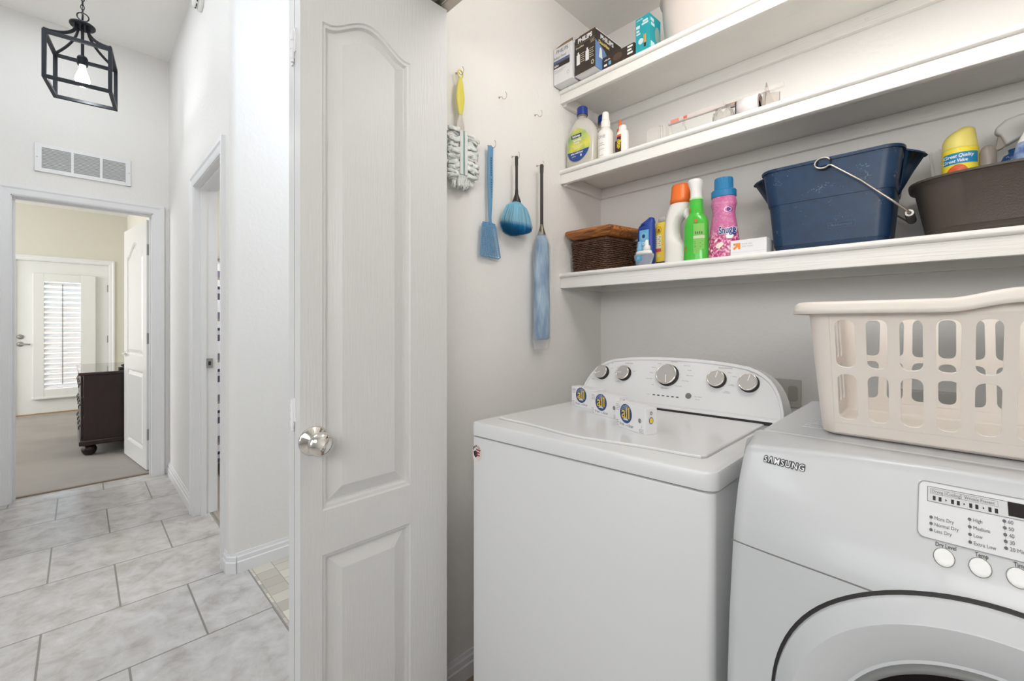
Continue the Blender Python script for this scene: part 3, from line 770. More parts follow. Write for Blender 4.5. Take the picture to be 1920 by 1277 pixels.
m_ = len(g[0])
b.add([q for c_ in g for q in c_], [(i*m_+j, (i+1)*m_+j, (i+1)*m_+j+1, i*m_+j+1) for i in range(len(g)-1) for j in range(m_-1)])
b.build('front_panel', ENAMEL2, dy, smooth=True)
# body shell behind the front
b = B().box(-.2490-ox, .3790-ox, .80-oy, 1.38-oy, .02, .93)
b.build('body', ENAMEL2, dy)
# side cheeks linking front edge and body
for xx in (-.2500, .3800):
    bb = B(); vs = []
    for z in zs+[.985, .9935]: vs += [DP(xx, FY(xx, z)+.008, z), DP(xx, .935, z)]
    n_ = len(vs)//2; bb.add(vs, [(2*i, 2*i+1, 2*i+3, 2*i+2) for i in range(n_-1)]).build('side_panel', ENAMEL2, dy)
top = B()
for z, ins in ((.93, 0), (.990, 0), (.9935, .0015), (.995, .005)): pass
top.loops([[DP(u, v_, z) for u, v_ in rrect(-.251+ins, .381-ins, .934+ins, 1.385-ins, .012, 5)] for z, ins in ((.90, 0), (.990, 0), (.9935, .0015), (.995, .006))])
top.build('top_panel', ENAMEL2, dy)
b = B()
for k in range(5): b.box(-.2-ox, -.06-ox, 1.02-oy+k*.022, 1.028-oy+k*.022, .9945, .9962)
b.build('embossed_ribs', ENAMEL2, dy, bev=.0008)
Dn = lambda off: (lambda x, z: DP(x, FY(x, z)-off, z))
# seam line between the control panel and the lower front
b = B(); P = []
for i in range(25):
    t = i/24; x = -.2495+t*(.190); z = .8420+.0125*math.sin(t*PI/2)
    P.append((x, z))
b.tube([DP(x, FY(x, z)+.0002, z) for x, z in P], .0011, 6).build('panel_seam', SEAM, dy)
# door: gap ring, rim, glass
DC = (.05, .653)
def onface(r, t, off): # point at radius r around door centre lying on the front surface
    x = DC[0]+r*math.cos(t); z = DC[1]+r*math.sin(t); return DP(x, FY(x, z)-off, z)
N = 96
for nm, r0, r1, off, mm_ in (('door_recess', .2275, .2325, .0010, BLACKM),):
    L2 = []
    for r, o_ in ((r0-.004, off), (r0, off), (r1, off), (r1+.0003, -.004)): L2.append([onface(r, 2*PI*i/N, o_) for i in range(N)])
    B().loops(L2, cap=False).build(nm, mm_, dy, smooth=True)
Md = Matrix.Translation((DC[0]-ox, .715-oy, DC[1])) @ Matrix.Rotation(PI/2, 4, 'X')
door = B()
L2 = []
def dring(r, dout, follow):
    l = []
    for i in range(N):
        t = 2*PI*i/N; x = DC[0]+r*math.cos(t); z = DC[1]+r*math.sin(t)
        yb = FY(x, z)*follow+.705*(1-follow); l.append(DP(x, yb-dout, z))
    return l
for r, d_, f_ in ((.2278, -.010, 1), (.2278, .003, 1), (.2265, .0055, .95), (.2062, .0150, .55), (.2050, .0150, .52), (.1900, .0090, .3), (.175, .001, .12), (.160, -.007, 0), (.1565, -.006, 0), (.1565, -.03, 0)): L2.append(dring(r, d_, f_))
dd = door.loops(L2, cap=False).build('door', ENAMEL2, dy, smooth=True); dd.data.set_sharp_from_angle(angle=.35)
L2 = []
for r, d_ in ((.1565, -.006), (.155, .001), (.149, .001), (.1465, -.006)): L2.append(dring(r, d_, 0))
B().loops(L2, cap=False).build('window_ring', mat('grey_ring', (128, 128, 126), .35), dd, smooth=True)
L2 = []
for r, d_ in ((.1468, -.004), (.13, -.010), (.10, -.02), (.05, -.028), (.001, -.03)): L2.append(dring(r, d_, 0))
B().loops(L2, cap=True).build('window', mat('dark_door_glass', (40, 33, 33), .08, var=.4, vscale=12, coat=1), dd, smooth=True)
# brand plate
BRAND = 'S\u039bMSUNG'
b = text(B(), BRAND, -.1838, .9735, .0112, Dn(.0014), 'CENTER', bold=.0008, width=1.0, space=1.24)
text(b, BRAND, -.1838, .9735, .0112, Dn(.0012), 'CENTER', bold=.0012, width=1.0, space=1.24)
b.build('brand_outline', mat('logo_charcoal', (52, 56, 62), .4), dy)
text(B(), BRAND, -.1838, .9735, .0112, Dn(.0020), 'CENTER', bold=.0001, width=1.0, space=1.24).build('brand_lettering', mat('logo_silver', (232, 232, 232), .35), dy)
# control panel plate
def outline_on(P, off0, off1, F_):
    b = B(); A = [F_(u, v_, off0) for u, v_ in P]; return A
RP = rrect(-.0245, .2, .9310, .9893, .0065, 6)
def ringpoly(P, t, off):
    cx = sum(p_[0] for p_ in P)/len(P); cy = sum(p_[1] for p_ in P)/len(P)
    x0 = min(p_[0] for p_ in P); x1 = max(p_[0] for p_ in P); y0 = min(p_[1] for p_ in P); y1 = max(p_[1] for p_ in P)
    Q = [(cx+(p_[0]-cx)*(1-2*t/(x1-x0)), cy+(p_[1]-cy)*(1-2*t/(y1-y0))) for p_ in P]
    b = B(); n_ = len(P); F_ = Dn(off)
    # densify long edges
    PP = []; QQ = []
    for i in range(n_):
        a, c = P[i], P[(i+1) % n_]; a2, c2 = Q[i], Q[(i+1) % n_]
        k = max(1, int(math.dist(a, c)/.004))
        for j in range(k):
            f = j/k; PP.append((a[0]+(c[0]-a[0])*f, a[1]+(c[1]-a[1])*f)); QQ.append((a2[0]+(c2[0]-a2[0])*f, a2[1]+(c2[1]-a2[1])*f))
    n_ = len(PP)
    return b.add([F_(*q) for q in PP+QQ], [(i, (i+1) % n_, n_+(i+1) % n_, n_+i) for i in range(n_)])
pz = B().grid(60, 24, lambda i, j: Dn(.0008)(-.0238+.2232*i, .9318+.0568*j)); cpl = pz.build('control_plate', mat('control_plate_grey', (216, 217, 219), .35), dy, smooth=True)
ringpoly(RP, .0010, .0013).build('plate_border', mat('border_grey', (150, 150, 152), .45), cpl)
dp = B().grid(50, 5, lambda i, j: Dn(.0014)(-.0152+.14*i, .9690+.0148*j)).build('indicator_strip', mat('strip_grey', (204, 205, 206), .4), dy, smooth=True)
ringpoly([(-.0155, .9686), (.125, .9686), (.125, .9841), (-.0155, .9841)], .0005, .0017).build('strip_border', GREYT, dp)
B().grid(20, 5, lambda i, j: Dn(.0019)(.0545+.05*i, .9709+.0129*j)).build('display', mat('display_black', (30, 26, 26), .15), dy)
b = B()
for x in (-.0090, -.0036, .0077, .0128, .0236, .0288, .0397, .0450): rect(b, x-.0013, x+.0013, .9707, .9750, Dn(.0019))
for x in (.0018, .0180, .0344): poly(b, [(x-.0006, .9718), (x+.0009, .9730), (x-.0006, .9742)], Dn(.0019))
b.build('indicator_bars', mat('bar_black', (36, 32, 32), .4), dp)
b = B()
for x0, x1 in ((-.0136, .0004), (.0017, .0125), (.0140, .0480)): pass
for s_, x, w0 in (('Drying', -.0061, .0058), ('Cooling', .0083, .0060), ('Wrinkle Prevent', .0310, .0148)):
    text(b, s_, x, .9796, .0048, Dn(.0019), 'CENTER', width=.80)
    frame(b, x-w0-.0009, x+w0+.0009, .9770, .9823, .00025, Dn(.0019))
b.build('strip_lettering', GREYT, dp)
b = B()
def col(x0, dots, texts):
    for (z, s_) in zip(dots, texts):
        disc(b, x0, z, .00155, .00155, Dn(.0016), 14); text(b, s_, x0+.0028, z-.0002, .0050, Dn(.0016), width=.86)
    rect(b, x0-.0001, x0+.0001, dots[-1], dots[0], Dn(.0014))
col(-.0116, (.9531, .9468, .9406), ('More Dry', 'Normal Dry', 'Less Dry'))
col(.0222, (.9596, .9524, .9452, .9380), ('High', 'Medium', 'Low', 'Extra Low'))
col(.0508, (.9650, .9588, .9527, .9466, .9406), ('60', '50', '40', '30', '20 Min.'))
b.build('option_lettering', mat('option_grey', (96, 96, 100), .5), cpl)
b = B()
for s_, x in (('Dry Level', .0015), ('Temp', .0312), ('Time', .0605)): text(b, s_, x, .9276, .0058, Dn(.0006), 'CENTER', bold=.00006, width=.80)
b.build('button_lettering', DARKT, dy)
for x in (.0, .0298, .0589):
    r_ = .0090
    bo = B().loops([[Dn(o_)(x+r*math.cos(2*PI*i/36), .9163+r*math.sin(2*PI*i/36)) for i in range(36)] for r, o_ in ((r_, 0), (r_*.97, .0015), (r_*.9, .0022), (r_*.4, .0014), (.0003, .001))]).build('button', mat('button_white', (236, 236, 235), .35), dy, smooth=True)
    L2 = [[Dn(o_)(x+r*math.cos(2*PI*i/36), .9163+r*math.sin(2*PI*i/36)) for i in range(36)] for r, o_ in ((r_*1.0, .0009), (r_*1.055, .0009))]
    B().loops(L2, cap=False).build('button_gap', SEAM, bo)
for x in (-.2, .33):
    for y in (.80, 1.33): B().lathe([(.02, 0), (.02, .02)], 12, Matrix.Translation(DP(x, y, 0))).build('foot', BLACKM, dy)

# ================= laundry basket =================
lb = empty('laundry_basket', (.13, 1.13, .9995), 0, 'off white plastic laundry basket with rows of oval slots on the dryer', 'laundry basket')
hx0, hy0 = .2900, .150; hx1, hy1 = .3020, .215; HB = .226   # bottom / rim half sizes
def perim(s, t):
    """s in 0..1 round the basket from front-left along the front; t height 0..1"""
    hx = hx0+(hx1-hx0)*t; hy = hy0+(hy1-hy0)*t; r = .018+.010*t
    Lx, Ly, q = 2*(hx-r), 2*(hy-r), PI*r/2
    return hx, hy, r
def side_pt(side, u, t):
    """side 0 front,1 right,2 back,3 left; u along the straight part as a distance from its centre (at mid height)"""
    hx, hy, r = perim(0, t); z = .004+(HB-.004)*t
    if side in (0, 2) and t > .97:
        q = min(1, max(0, (.128-abs(u))/.075)); z += .0125*q*q*(3-2*q)
    ky = 1
    if side == 0: return (u, -hy, z)
    if side == 2: return (-u, hy, z)
    if side == 1: return (hx, u*ky, z)
    return (-hx, -u*ky, z)
T_ = lambda z: (z-.0015)/(HB-.0015)
rows = [(T_(.0285), T_(.1115)), (T_(.1245), T_(.2075))]
bk = B()
def cell(side, u0, u1, t0, t1, hole, hw=.0135):
    if not hole:
        bk.grid(2, 3, lambda i, j: side_pt(side, u0+(u1-u0)*i, t0+(t1-t0)*j)); return
    uc = (u0+u1)/2; ha, hb = hole; zr = hw/(HB)   # stadium radius in t
    n_ = 48; inn = []; out_ = []
    tm = (t0+t1)/2
    for i in range(n_):
        a = 2*PI*(i+.5)/n_
        cc, ss = math.cos(a), math.sin(a)
        inn.append((uc+hw*math.copysign(abs(cc)**.75, cc), ((hb if ss > 0 else ha)-math.copysign(zr, ss))+zr*math.copysign(abs(ss)**.85, ss)))
    W2_, H2_ = (u1-u0)/2, (t1-t0)/2
    for (x, y) in inn:
        dx, dyy = (x-uc)/W2_, (y-tm)/H2_; k = 1/max(abs(dx), abs(dyy)); out_.append((uc+dx*k*W2_, tm+dyy*k*H2_))
    # add the true corners by snapping the nearest points
    for cxn in (-1, 1):
        for cyn in (-1, 1):
            tgt = (uc+cxn*W2_, tm+cyn*H2_); j = min(range(n_), key=lambda q: ((out_[q][0]-tgt[0])/W2_)**2+((out_[q][1]-tgt[1])/H2_)**2); out_[j] = tgt
    V_ = [side_pt(side, *p_) for p_ in inn]+[side_pt(side, *p_) for p_ in out_]
    bk.add(V_, [(i, (i+1) % n_, n_+(i+1) % n_, n_+i) for i in range(n_)])
pitch = .0417
for side, ncell, half_ in ((0, 13, .220), (2, 13, .220), (1, 6, .1175), (3, 6, .1175)):
    us = [-(ncell/2)*pitch+k*pitch for k in range(ncell+1)]
    off_ = 0
    tb = [0, T_(.020), T_(.118), T_(.2145), 1]
    for ti in range(4):
        for k in range(ncell):
            hole = rows[ti-1] if ti in (1, 2) else None
            cell(side, us[k], us[k+1], tb[ti], tb[ti+1], hole)
    # remaining straight bits and corner
for side in range(4):
    nxt = (side+1) % 4
    ncell = 13 if side in (0, 2) else 6; n2 = 13 if nxt in (0, 2) else 6
    def corner_pt(f, t, side=side, nxt=nxt, ncell=ncell, n2=n2):
        # from end of straight of side to start of straight of next, via rounded corner
        A = Vector(side_pt(side, ncell/2*pitch, t)); D_ = Vector(side_pt(nxt, -n2/2*pitch, t))
        hx, hy, r = perim(0, t)
        cs = {0: (1, -1), 1: (1, 1), 2: (-1, 1), 3: (-1, -1)}[side]
        cx, cy = cs[0]*(hx-r), cs[1]*(hy-r); a0 = {0: -90, 1: 0, 2: 90, 3: 180}[side]
        pts = [A]+[Vector((cx+r*math.cos(math.radians(a0+9*k)), cy+r*math.sin(math.radians(a0+9*k)), A.z)) for k in range(11)]+[D_]
        return tuple(pts[f])
    bb = []
    for j in range(9):
        bb.append([corner_pt(f, j/8) for f in range(13)])
    bk.add([q for l in bb for q in l], [(j*13+i, j*13+i+1, (j+1)*13+i+1, (j+1)*13+i) for j in range(8) for i in range(12)])
# floor of the basket with a rounded rise
def foot_outline(ins, z):
    return [(x, y, z) for x, y in rrect(-hx0+ins, hx0-ins, -hy0+ins, hy0-ins, .018-ins*.1, 10)]
bk.loops([foot_outline(0, .004), foot_outline(.006, .0006), foot_outline(.02, 0), foot_outline(.05, .0015)][::-1], cap=False)
bk.add(foot_outline(.05, .0015), [tuple(range(len(foot_outline(0, 0))))])
me = bk.mesh('basket')
bm = bmesh.new(); bm.from_mesh(me); bmesh.ops.remove_doubles(bm, verts=bm.verts, dist=.0004); bmesh.ops.recalc_face_normals(bm, faces=bm.faces); bm.to_mesh(me); bm.free()
o = mesh_obj('basket_body', me, BASKET, lb)
for f in me.polygons:
    nx_, ny_ = abs(f.normal.x), abs(f.normal.y); f.use_smooth = min(nx_, ny_) > .03
so = o.modifiers.new('s', 'SOLIDIFY'); so.thickness = .0028; so.offset = 1
bv = o.modifiers.new('b', 'BEVEL'); bv.width = .0009; bv.segments = 2; bv.limit_method = 'ANGLE'; bv.angle_limit = .9
# rim: rolled lip following the top, humped in the middle of the long sides
rim = []; secs_ = []
hx, hy, r = hx1+.009, hy1, .034
path = []
for side in range(4):
    pass
P = rrect(-hx, hx, -hy, hy, r, 8)
# densify and order
PP = []
for i in range(len(P)):
    a, c = Vector(P[i]), Vector(P[(i+1) % len(P)]); k = max(1, int((c-a).length/.012))
    for j in range(k): PP.append(a+(c-a)*j/k)
cen = Vector((0, 0)); L2 = []
for i, p_ in enumerate(PP):
    d_ = (PP[(i+1) % len(PP)]-PP[i-1]).normalized(); nn = Vector((d_.y, -d_.x))
    if nn.dot(p_) < 0: nn = -nn
    hump = 0
    if abs(abs(p_.y)-hy) < .01:
        q = abs(p_.x); hump = .0125*max(0, min(1, (.128-q)/.075)); hump = hump if hump < .0001 else .0125*(lambda s_: s_*s_*(3-2*s_))(min(1, (.128-q)/.075))
    L2.append([(p_.x+nn.x*a, p_.y+nn.y*a, HB+hump+z) for a, z in ((-.011 if abs(p_.x) > hx-.004 else -.002, -.004), (0, .008), (.005, .0125), (.010, .0125), (.0155, .008), (.018, -.001), (.0185, -.0085), (.0165, -.0085), (.0155, -.001), (.010, .006), (.005, .007), (.0015, .002))])
L2.append(L2[0])
B().loops(L2, cap=False).build('rim', BASKET, lb, smooth=True)
# web under the hump

# ================= helpers for packaged goods =================
def curved(rx, ry, e=2, cx=0, cy=0, off=.0006, r_at=None):
    """maps (u, v): u = sideways distance on the front (-Y side) of a superellipse bottle, v = height"""
    def F(u, v):
        k = r_at(v) if r_at else 1
        X, Y = rx*k, ry*k; t = max(-.999, min(.999, u/(X+1e-9)))
        return (cx+u, cy-(Y*(1-abs(t)**e)**(1/e))-off, v)
    return F
def patch(F, pts, n=1):
    return B().add([F(u, v) for u, v in pts], [tuple(range(len(pts)))])
def gpatch(F, u0, u1, v0, v1, nu=14, nv=4): return B().grid(nu, nv, lambda i, j: F(u0+(u1-u0)*i, v0+(v1-v0)*j))
def epatch(F, u, v, ru, rv, n=28, rings=4):
    b = B(); L_ = [[F(u+ru*k/rings*math.cos(2*PI*i/n), v+rv*k/rings*math.sin(2*PI*i/n)) for i in range(n)] for k in range(1, rings+1)]
    b.loops(L_, cap=False); b.add(L_[0], [tuple(range(n))]); return b
NAVYP = mat('navy_plastic', (20, 52, 84), .36, var=.22, vscale=40)
NAVYC = mat('navy_cap', (34, 62, 140), .35)
WTXT = mat('white_print', (240, 240, 240), .5)
BTXT = mat('blue_print', (38, 60, 130), .5)

n = NAVYP.node_tree.nodes; L = NAVYP.node_tree.links; p = n['Principled BSDF']
src = p.inputs['Base Color'].links[0].from_socket
tc = n.new('ShaderNodeTexCoord'); no = n.new('ShaderNodeTexNoise'); no.inputs['Scale'].default_value = 210; no.inputs['Detail'].default_value = 2; L.new(tc.outputs['Object'], no.inputs['Vector'])
no2 = n.new('ShaderNodeTexNoise'); no2.inputs['Scale'].default_value = 24; L.new(tc.outputs['Object'], no2.inputs['Vector'])
ml = n.new('ShaderNodeMath'); ml.operation = 'MULTIPLY'; L.new(no.outputs['Fac'], ml.inputs[0]); L.new(no2.outputs['Fac'], ml.inputs[1])
mr = n.new('ShaderNodeMapRange'); mr.inputs[1].default_value = .39; mr.inputs[2].default_value = .44; mr.inputs[4].default_value = .25; L.new(ml.outputs[0], mr.inputs[0])
mx = n.new('ShaderNodeMix'); mx.data_type = 'RGBA'; L.new(mr.outputs[0], mx.inputs[0]); L.new(src, mx.inputs[6]); mx.inputs[7].default_value = lin((150, 170, 190))+(1,); L.new(mx.outputs[2], p.inputs['Base Color'])

# ================= lowest shelf =================
WK = mat('dark_wicker', (104, 74, 56), .5, var=.5, vscale=60)
wb = empty('wicker_basket', (-.945, 1.475, ZL), math.radians(-7.7), 'dark brown woven wicker basket in the left corner of the lowest shelf', 'basket')
# local: near corner at origin, extends to -x and +y
wx, wy, wh = .187, .185, .130
def wout(t): g_ = .006*t; return [(-wx-g_, -g_), (g_, -g_), (g_, wy+g_), (-wx-g_, wy+g_)]
b = B()
def rect_path(g_, n_per, r=.012):
    P = rrect(-wx-g_, g_, -g_, wy+g_, r, 3); out_ = []
    for i in range(len(P)):
        a, c = Vector(P[i]), Vector(P[(i+1) % len(P)]); k = max(1, int((c-a).length/n_per))
        for j in range(k): out_.append(a+(c-a)*j/k)
    return out_
PP_ = rect_path(0, .0045)
N_ = len(PP_)
for row in range(17):
    z = .004+row*.0074; pts = []
    for i, p_ in enumerate(PP_):
        nn = Vector((PP_[(i+1) % N_]-PP_[i-1])); nn = Vector((nn.y, -nn.x)).normalized()
        am = .0030*math.sin(i*PI/2.0+(row % 2)*PI+.785); g_ = .007*z/wh
        pts.append((p_.x+nn.x*(am+g_), p_.y+nn.y*(am+g_), z+.0008*math.sin(i*1.7+row)))
    b.tube(pts, .0032, 5, closed=True)
b.build('weave', WK, wb, smooth=True)
b = B()
for i in range(0, N_, 4):
    p_ = PP_[i]; b.tube([(p_.x, p_.y, .0), (p_.x*1.0, p_.y, wh)], .0016, 5)
b.build('stakes', WK, wb)
b = B()
for k in range(2):
    for ph in (0, PI):
        pts = []
        for i, p_ in enumerate(rect_path(.006, .003)):
            pts.append((p_.x, p_.y+.0, .124+k*.004+.003*math.sin(i*.9+ph)))
        b.tube(pts, .0032, 5, closed=True)
b.build('braided_rim', WK, wb, smooth=True)
B().box(-wx+.004, -.004, .004, wy-.004, .001, .118).build('lining', mat('wicker_lining', (58, 42, 34), .8), wb)
wd = mat('warm_wood', (176, 112, 58), .45); n = wd.node_tree.nodes; L = wd.node_tree.links; p = n['Principled BSDF']
tc = n.new('ShaderNodeTexCoord'); mp = n.new('ShaderNodeMapping'); mp.inputs['Scale'].default_value = (3, 26, 40); mp.inputs['Rotation'].default_value = (.2, .3, .5); L.new(tc.outputs['Object'], mp.inputs[0])
no = n.new('ShaderNodeTexNoise'); no.inputs['Scale'].default_value = 1.6; no.inputs['Distortion'].default_value = 1.6; no.inputs['Detail'].default_value = 4; L.new(mp.outputs[0], no.inputs['Vector'])
rp = n.new('ShaderNodeValToRGB'); e = rp.color_ramp.elements; e[0].position = .35; e[0].color = lin((104, 60, 32))+(1,); e[1].position = .62; e[1].color = lin((196, 126, 62))+(1,)
L.new(no.outputs['Fac'], rp.inputs[0]); L.new(rp.outputs[0], p.inputs['Base Color'])
bd = empty('wooden_board', (-.905, 1.437, ZL+.1372), math.radians(-.5), 'thick warm brown wooden board lying on top of the dark wicker basket', 'wooden board')
# irregular bevelled slab, outline at top edge
ol = [(0, 0), (-.232, .012), (-.236, .14), (-.19, .262), (-.03, .266), (.030, .185)]
cen_ = Vector((-.11, .13))
def ins(P, k): return [(cen_.x+(x-cen_.x)*k, cen_.y+(y-cen_.y)*k) for x, y in P]
b = B().loops([[(x, y, z+(.004*math.sin(x*20))) for x, y in ins(ol, k)] for z, k in ((0, .80), (.0015, .82), (.017, .985), (.021, 1.0), (.030, .985), (.036, .95))])
b.build('board', wd, bd, bev=.004, seg=2)
B().lathe([(.0001, 0), (.02, 0), (.02, .002)], 16, Matrix.Translation((-.11, .13, .0365))).build('inlay', wd, bd)

# air freshener refills
af = empty('air_freshener', (-.778, 1.462, ZL), 0, 'white and clear scented oil refill pair with blue cap in front of the blue sunscreen', 'air freshener')
clr = mat('clear_plastic', (240, 244, 246), .08, trans=.75, ior=1.25)
b = loft(B(), dense([(0, .026, .014, 2), (.004, .028, .016, 2), (.030, .038, .018, 2), (.040, .038, .018, 2), (.042, .034, .015, 2)], 3)); b.build('bowl', clr, af, smooth=True)
loft(B(), [(.040, .034, .015), (.052, .030, .014), (.054, .026, .012)]).build('collar', PLAST, af, smooth=True)
loft(B(), [(.052, .011, .010, 2, -.017), (.066, .010, .009, 2, -.017), (.068, .008, .007, 2, -.017), (.088, .007, .006, 2, -.017), (.089, .005, .005, 2, -.017)]).build('cap', mat('pale_blue_cap', (120, 178, 216), .35), af, smooth=True)
loft(B(), [(.052, .013, .011, 2, .012), (.070, .012, .010, 2, .012), (.074, .007, .007, 2, .012), (.092, .0055, .0055, 2, .012), (.093, .004, .004, 2, .012)]).build('nozzle', PLAST, af, smooth=True)
epatch(curved(.037, .018, 2, 0, 0, .001), -.012, .026, .014, .012).build('label', mat('aqua_label', (86, 168, 205), .4), af)
frame(B(), -.016, -.008, .023, .031, .0012, curved(.037, .018, 2, 0, 0, .0018)).build('label_print', WTXT, af)

def bottle(name, label, cat, x, y, z, secs, m, e=2, rz=0, n=44, k=3):
    t = empty(name, (x, y, z), rz, label, cat)
    loft(B(), dense(secs, k), n).build('body', m, t, smooth=True); return t
# blue sunscreen, standing on its cap
SB = mat('sunscreen_blue', (34, 64, 150), .35)
t = empty('sunscreen_bottle', (-.803, 1.530, ZL), math.radians(-4), 'blue sport sunscreen bottle with a slanted shoulder beside the wicker basket', 'bottle')
secs = dense([(.022, .033, .018, 2.4, 0), (.03, .0345, .019, 2.4, 0), (.10, .0355, .020, 2.4, 0), (.145, .0345, .0195, 2.4, 0), (.165, .030, .017, 2.4, .002)], 3)
L_ = [[(x_, y_, z) for x_, y_ in superell(rx, ry, e_, 44, cx)] for z, rx, ry, e_, cx in secs]
for kz, s_, sl in ((.176, .80, .018), (.180, .55, .012), (.181, .2, .004)):
    L_.append([(x_*s_+.004, y_*s_, kz+x_*.28) for x_, y_ in superell(.034, .018, 2.4, 44, 0)])
L_[-4] = [(x_, y_, .160+x_*.30) for x_, y_ in superell(.0335, .0185, 2.4, 44, .001)]
B().loops(L_).build('body', SB, t, smooth=True)
loft(B(), [(0, .032, .018, 2.6), (.022, .033, .0185, 2.6)]).build('cap', NAVYC, t)
Fq = curved(.0352, .0198, 2.4, 0, 0, .0007); Fq2 = curved(.0352, .0198, 2.4, 0, 0, .0014)
gpatch(Fq, -.020, .020, .045, .142).build('label', mat('label_sky', (104, 178, 220), .4), t)
b = B()
for k in range(20):
    a = 2*PI*k/20; poly(b, [(.0+.0075*math.cos(a-.05), .118+.0085*math.sin(a-.05)), (.0165*math.cos(a), .118+.0185*math.sin(a)), (.0+.0075*math.cos(a+.05), .118+.0085*math.sin(a+.05))], Fq2)
b.build('sun_rays', mat('ray_cream', (232, 232, 190), .5), t)
disc(B(), 0, .118, .0065, .0075, Fq2, 18).build('sun_disc', BTXT, t)
b = text(B(), 'SPORT', 0, .090, .0165, Fq2, 'CENTER', bold=.0004, width=.82); text(b, '30', 0, .072, .014, Fq2, 'CENTER')
b.build('lettering', WTXT, t)
# yellow sunscreen
YB = mat('sunscreen_yellow', (240, 208, 74), .38)
t = empty('sunscreen_bottle', (-.752, 1.556, ZL), math.radians(-3), 'yellow sunscreen tube with a navy cap between the blue sunscreen and the white bottle', 'bottle')
loft(B(), dense([(.020, .025, .017, 2.6), (.03, .027, .0175, 2.6), (.12, .0275, .014, 2.6), (.158, .0265, .009, 2.8), (.170, .022, .005, 2.8), (.172, .015, .003, 2.8)], 3)).build('body', YB, t, smooth=True)
loft(B(), [(0, .025, .017, 2.6), (.020, .0255, .0175, 2.6)]).build('cap', mat('deep_navy', (36, 52, 100), .4), t)
loft(B(), [(.170, .016, .006, 2.5), (.184, .017, .008, 2.5), (.190, .014, .006, 2.5)]).build('hang_tab', mat('frosted_plastic', (205, 203, 198), .4, alpha=.75), t, smooth=True)
Fq = curved(.0272, .0155, 2.6, 0, 0, .0010); Fq2 = curved(.0272, .0155, 2.6, 0, 0, .0018)
gpatch(Fq, -.022, .004, .055, .120).build('label', mat('label_cream', (236, 226, 190), .5), t)
gpatch(Fq, -.022, .006, .030, .055).build('lower_label', mat('label_marine', (58, 120, 176), .5), t)
gpatch(Fq2, -.020, .004, .057, .070).build('red_band', mat('label_red', (214, 84, 94), .5), t)
b = disc(B(), -.006, .140, .011, .012, Fq2, 20, .88); poly(b, [(-.012, .133), (0, .133), (-.003, .144), (-.009, .144)], Fq2)
b.build('emblem', mat('emblem_brown', (140, 104, 34), .5), t)
b = B()
for k in range(5): rect(b, -.019, .002-.003*(k % 2), .112-k*.008, .1145-k*.008, Fq2)
b.build('fine_print', GREYT, t)
text(B(), '50', -.008, .043, .012, Fq2, 'CENTER').build('lettering', WTXT, t)

# white bottle with orange cap and handle opening
HD = mat('white_hdpe', (236, 233, 228), .4, sss=.05)
t = empty('detergent_bottle', (-.681, 1.535, ZL), 0, 'white laundry bottle with a bright orange cap and open side handle', 'bottle')
secs = dense([(0, .044, .030, 2.6, 0), (.006, .047, .033, 2.6, 0), (.06, .044, .034, 2.5, -.003), (.085, .030, .034, 2.4, -.017), (.12, .024, .033, 2.3, -.022), (.155, .026, .033, 2.2, -.018), (.185, .040, .033, 2.1, -.002), (.205, .040, .033, 2, .005), (.222, .036, .032, 2, .010)], 4)
loft(B(), secs, 48).build('body', HD, t, smooth=True)
B().tube([(.010, 0, .205), (.030, 0, .188), (.042, 0, .160), (.044, 0, .125), (.043, 0, .095), (.036, 0, .06), (.02, 0, .035)], [.022, .018, .013, .011, .0115, .015, .02], 16, flat=(1.2, 1)).build('handle', HD, t, smooth=True)
OR = mat('orange_cap', (238, 116, 46), .35)
loft(B(), [(.218, .0385, .034, 2, .010), (.234, .0385, .034, 2, .010), (.238, .0365, .033, 2, .010), (.280, .033, .030, 2, .010), (.287, .030, .027, 2, .010), (.289, .02, .02, 2, .010)]).build('cap', OR, t, smooth=True)
# green spray cleaner
GR = mat('green_liquid', (70, 190, 60), .22, coat=.5)
t = empty('spray_bottle', (-.598, 1.487, ZL), 0, 'lime green cleaner bottle with a white nozzle beside the orange capped bottle', 'bottle')
rs = dense([(0, .038, .026, 2.6), (.005, .0405, .028, 2.6), (.055, .0395, .028, 2.4), (.12, .0400, .027, 2.2), (.145, .034, .025, 2.1), (.158, .025, .022, 2), (.170, .024, .021, 2), (.20, .0215, .020, 2), (.213, .021, .0195, 2)], 4)
loft(B(), rs, 44).build('body', GR, t, smooth=True)
loft(B(), dense([(.211, .0195, .019, 2, 0), (.222, .0185, .019, 2, 0), (.240, .0185, .020, 2, .000), (.255, .0215, .023, 2.2, -.001), (.268, .0225, .026, 2.3, -.002), (.276, .020, .024, 2.2, -.002), (.2785, .010, .012, 2, -.002)], 3)).build('nozzle_cap', PLAST, t, smooth=True)
loft(B(), [(.208, .0218, .0205), (.214, .0218, .0205)]).build('neck_band', mat('pale_green', (190, 230, 180), .4), t)
Fq = curved(.0400, .0275, 2.3, 0, 0, .0012); Fq2 = curved(.0400, .0275, 2.3, 0, 0, .0020)
gpatch(Fq, .002, .034, .022, .122).build('label', mat('label_leaf', (128, 196, 92), .5), t)
gpatch(Fq2, .002, .035, .072, .082).build('label_band', mat('label_pale', (196, 214, 170), .5), t)
b = B()
for k in range(4): rect(b, .008+k*.006, .0115+k*.006, .087, .096-.001*(k % 2), Fq2)
for k in range(4): rect(b, .005, .030-.004*(k % 2), .062-k*.006, .0635-k*.006, Fq2)
b.build('lettering', mat('label_olive', (84, 96, 70), .5), t)
b = poly(B(), [(.005, .138), (.015, .138), (.0145, .130), (.010, .125), (.0055, .130)], lambda u, v: Fq2(u, v)); poly(b, [(-.036, .045), (-.022, .052), (-.026, .028), (-.036, .026)], Fq2)
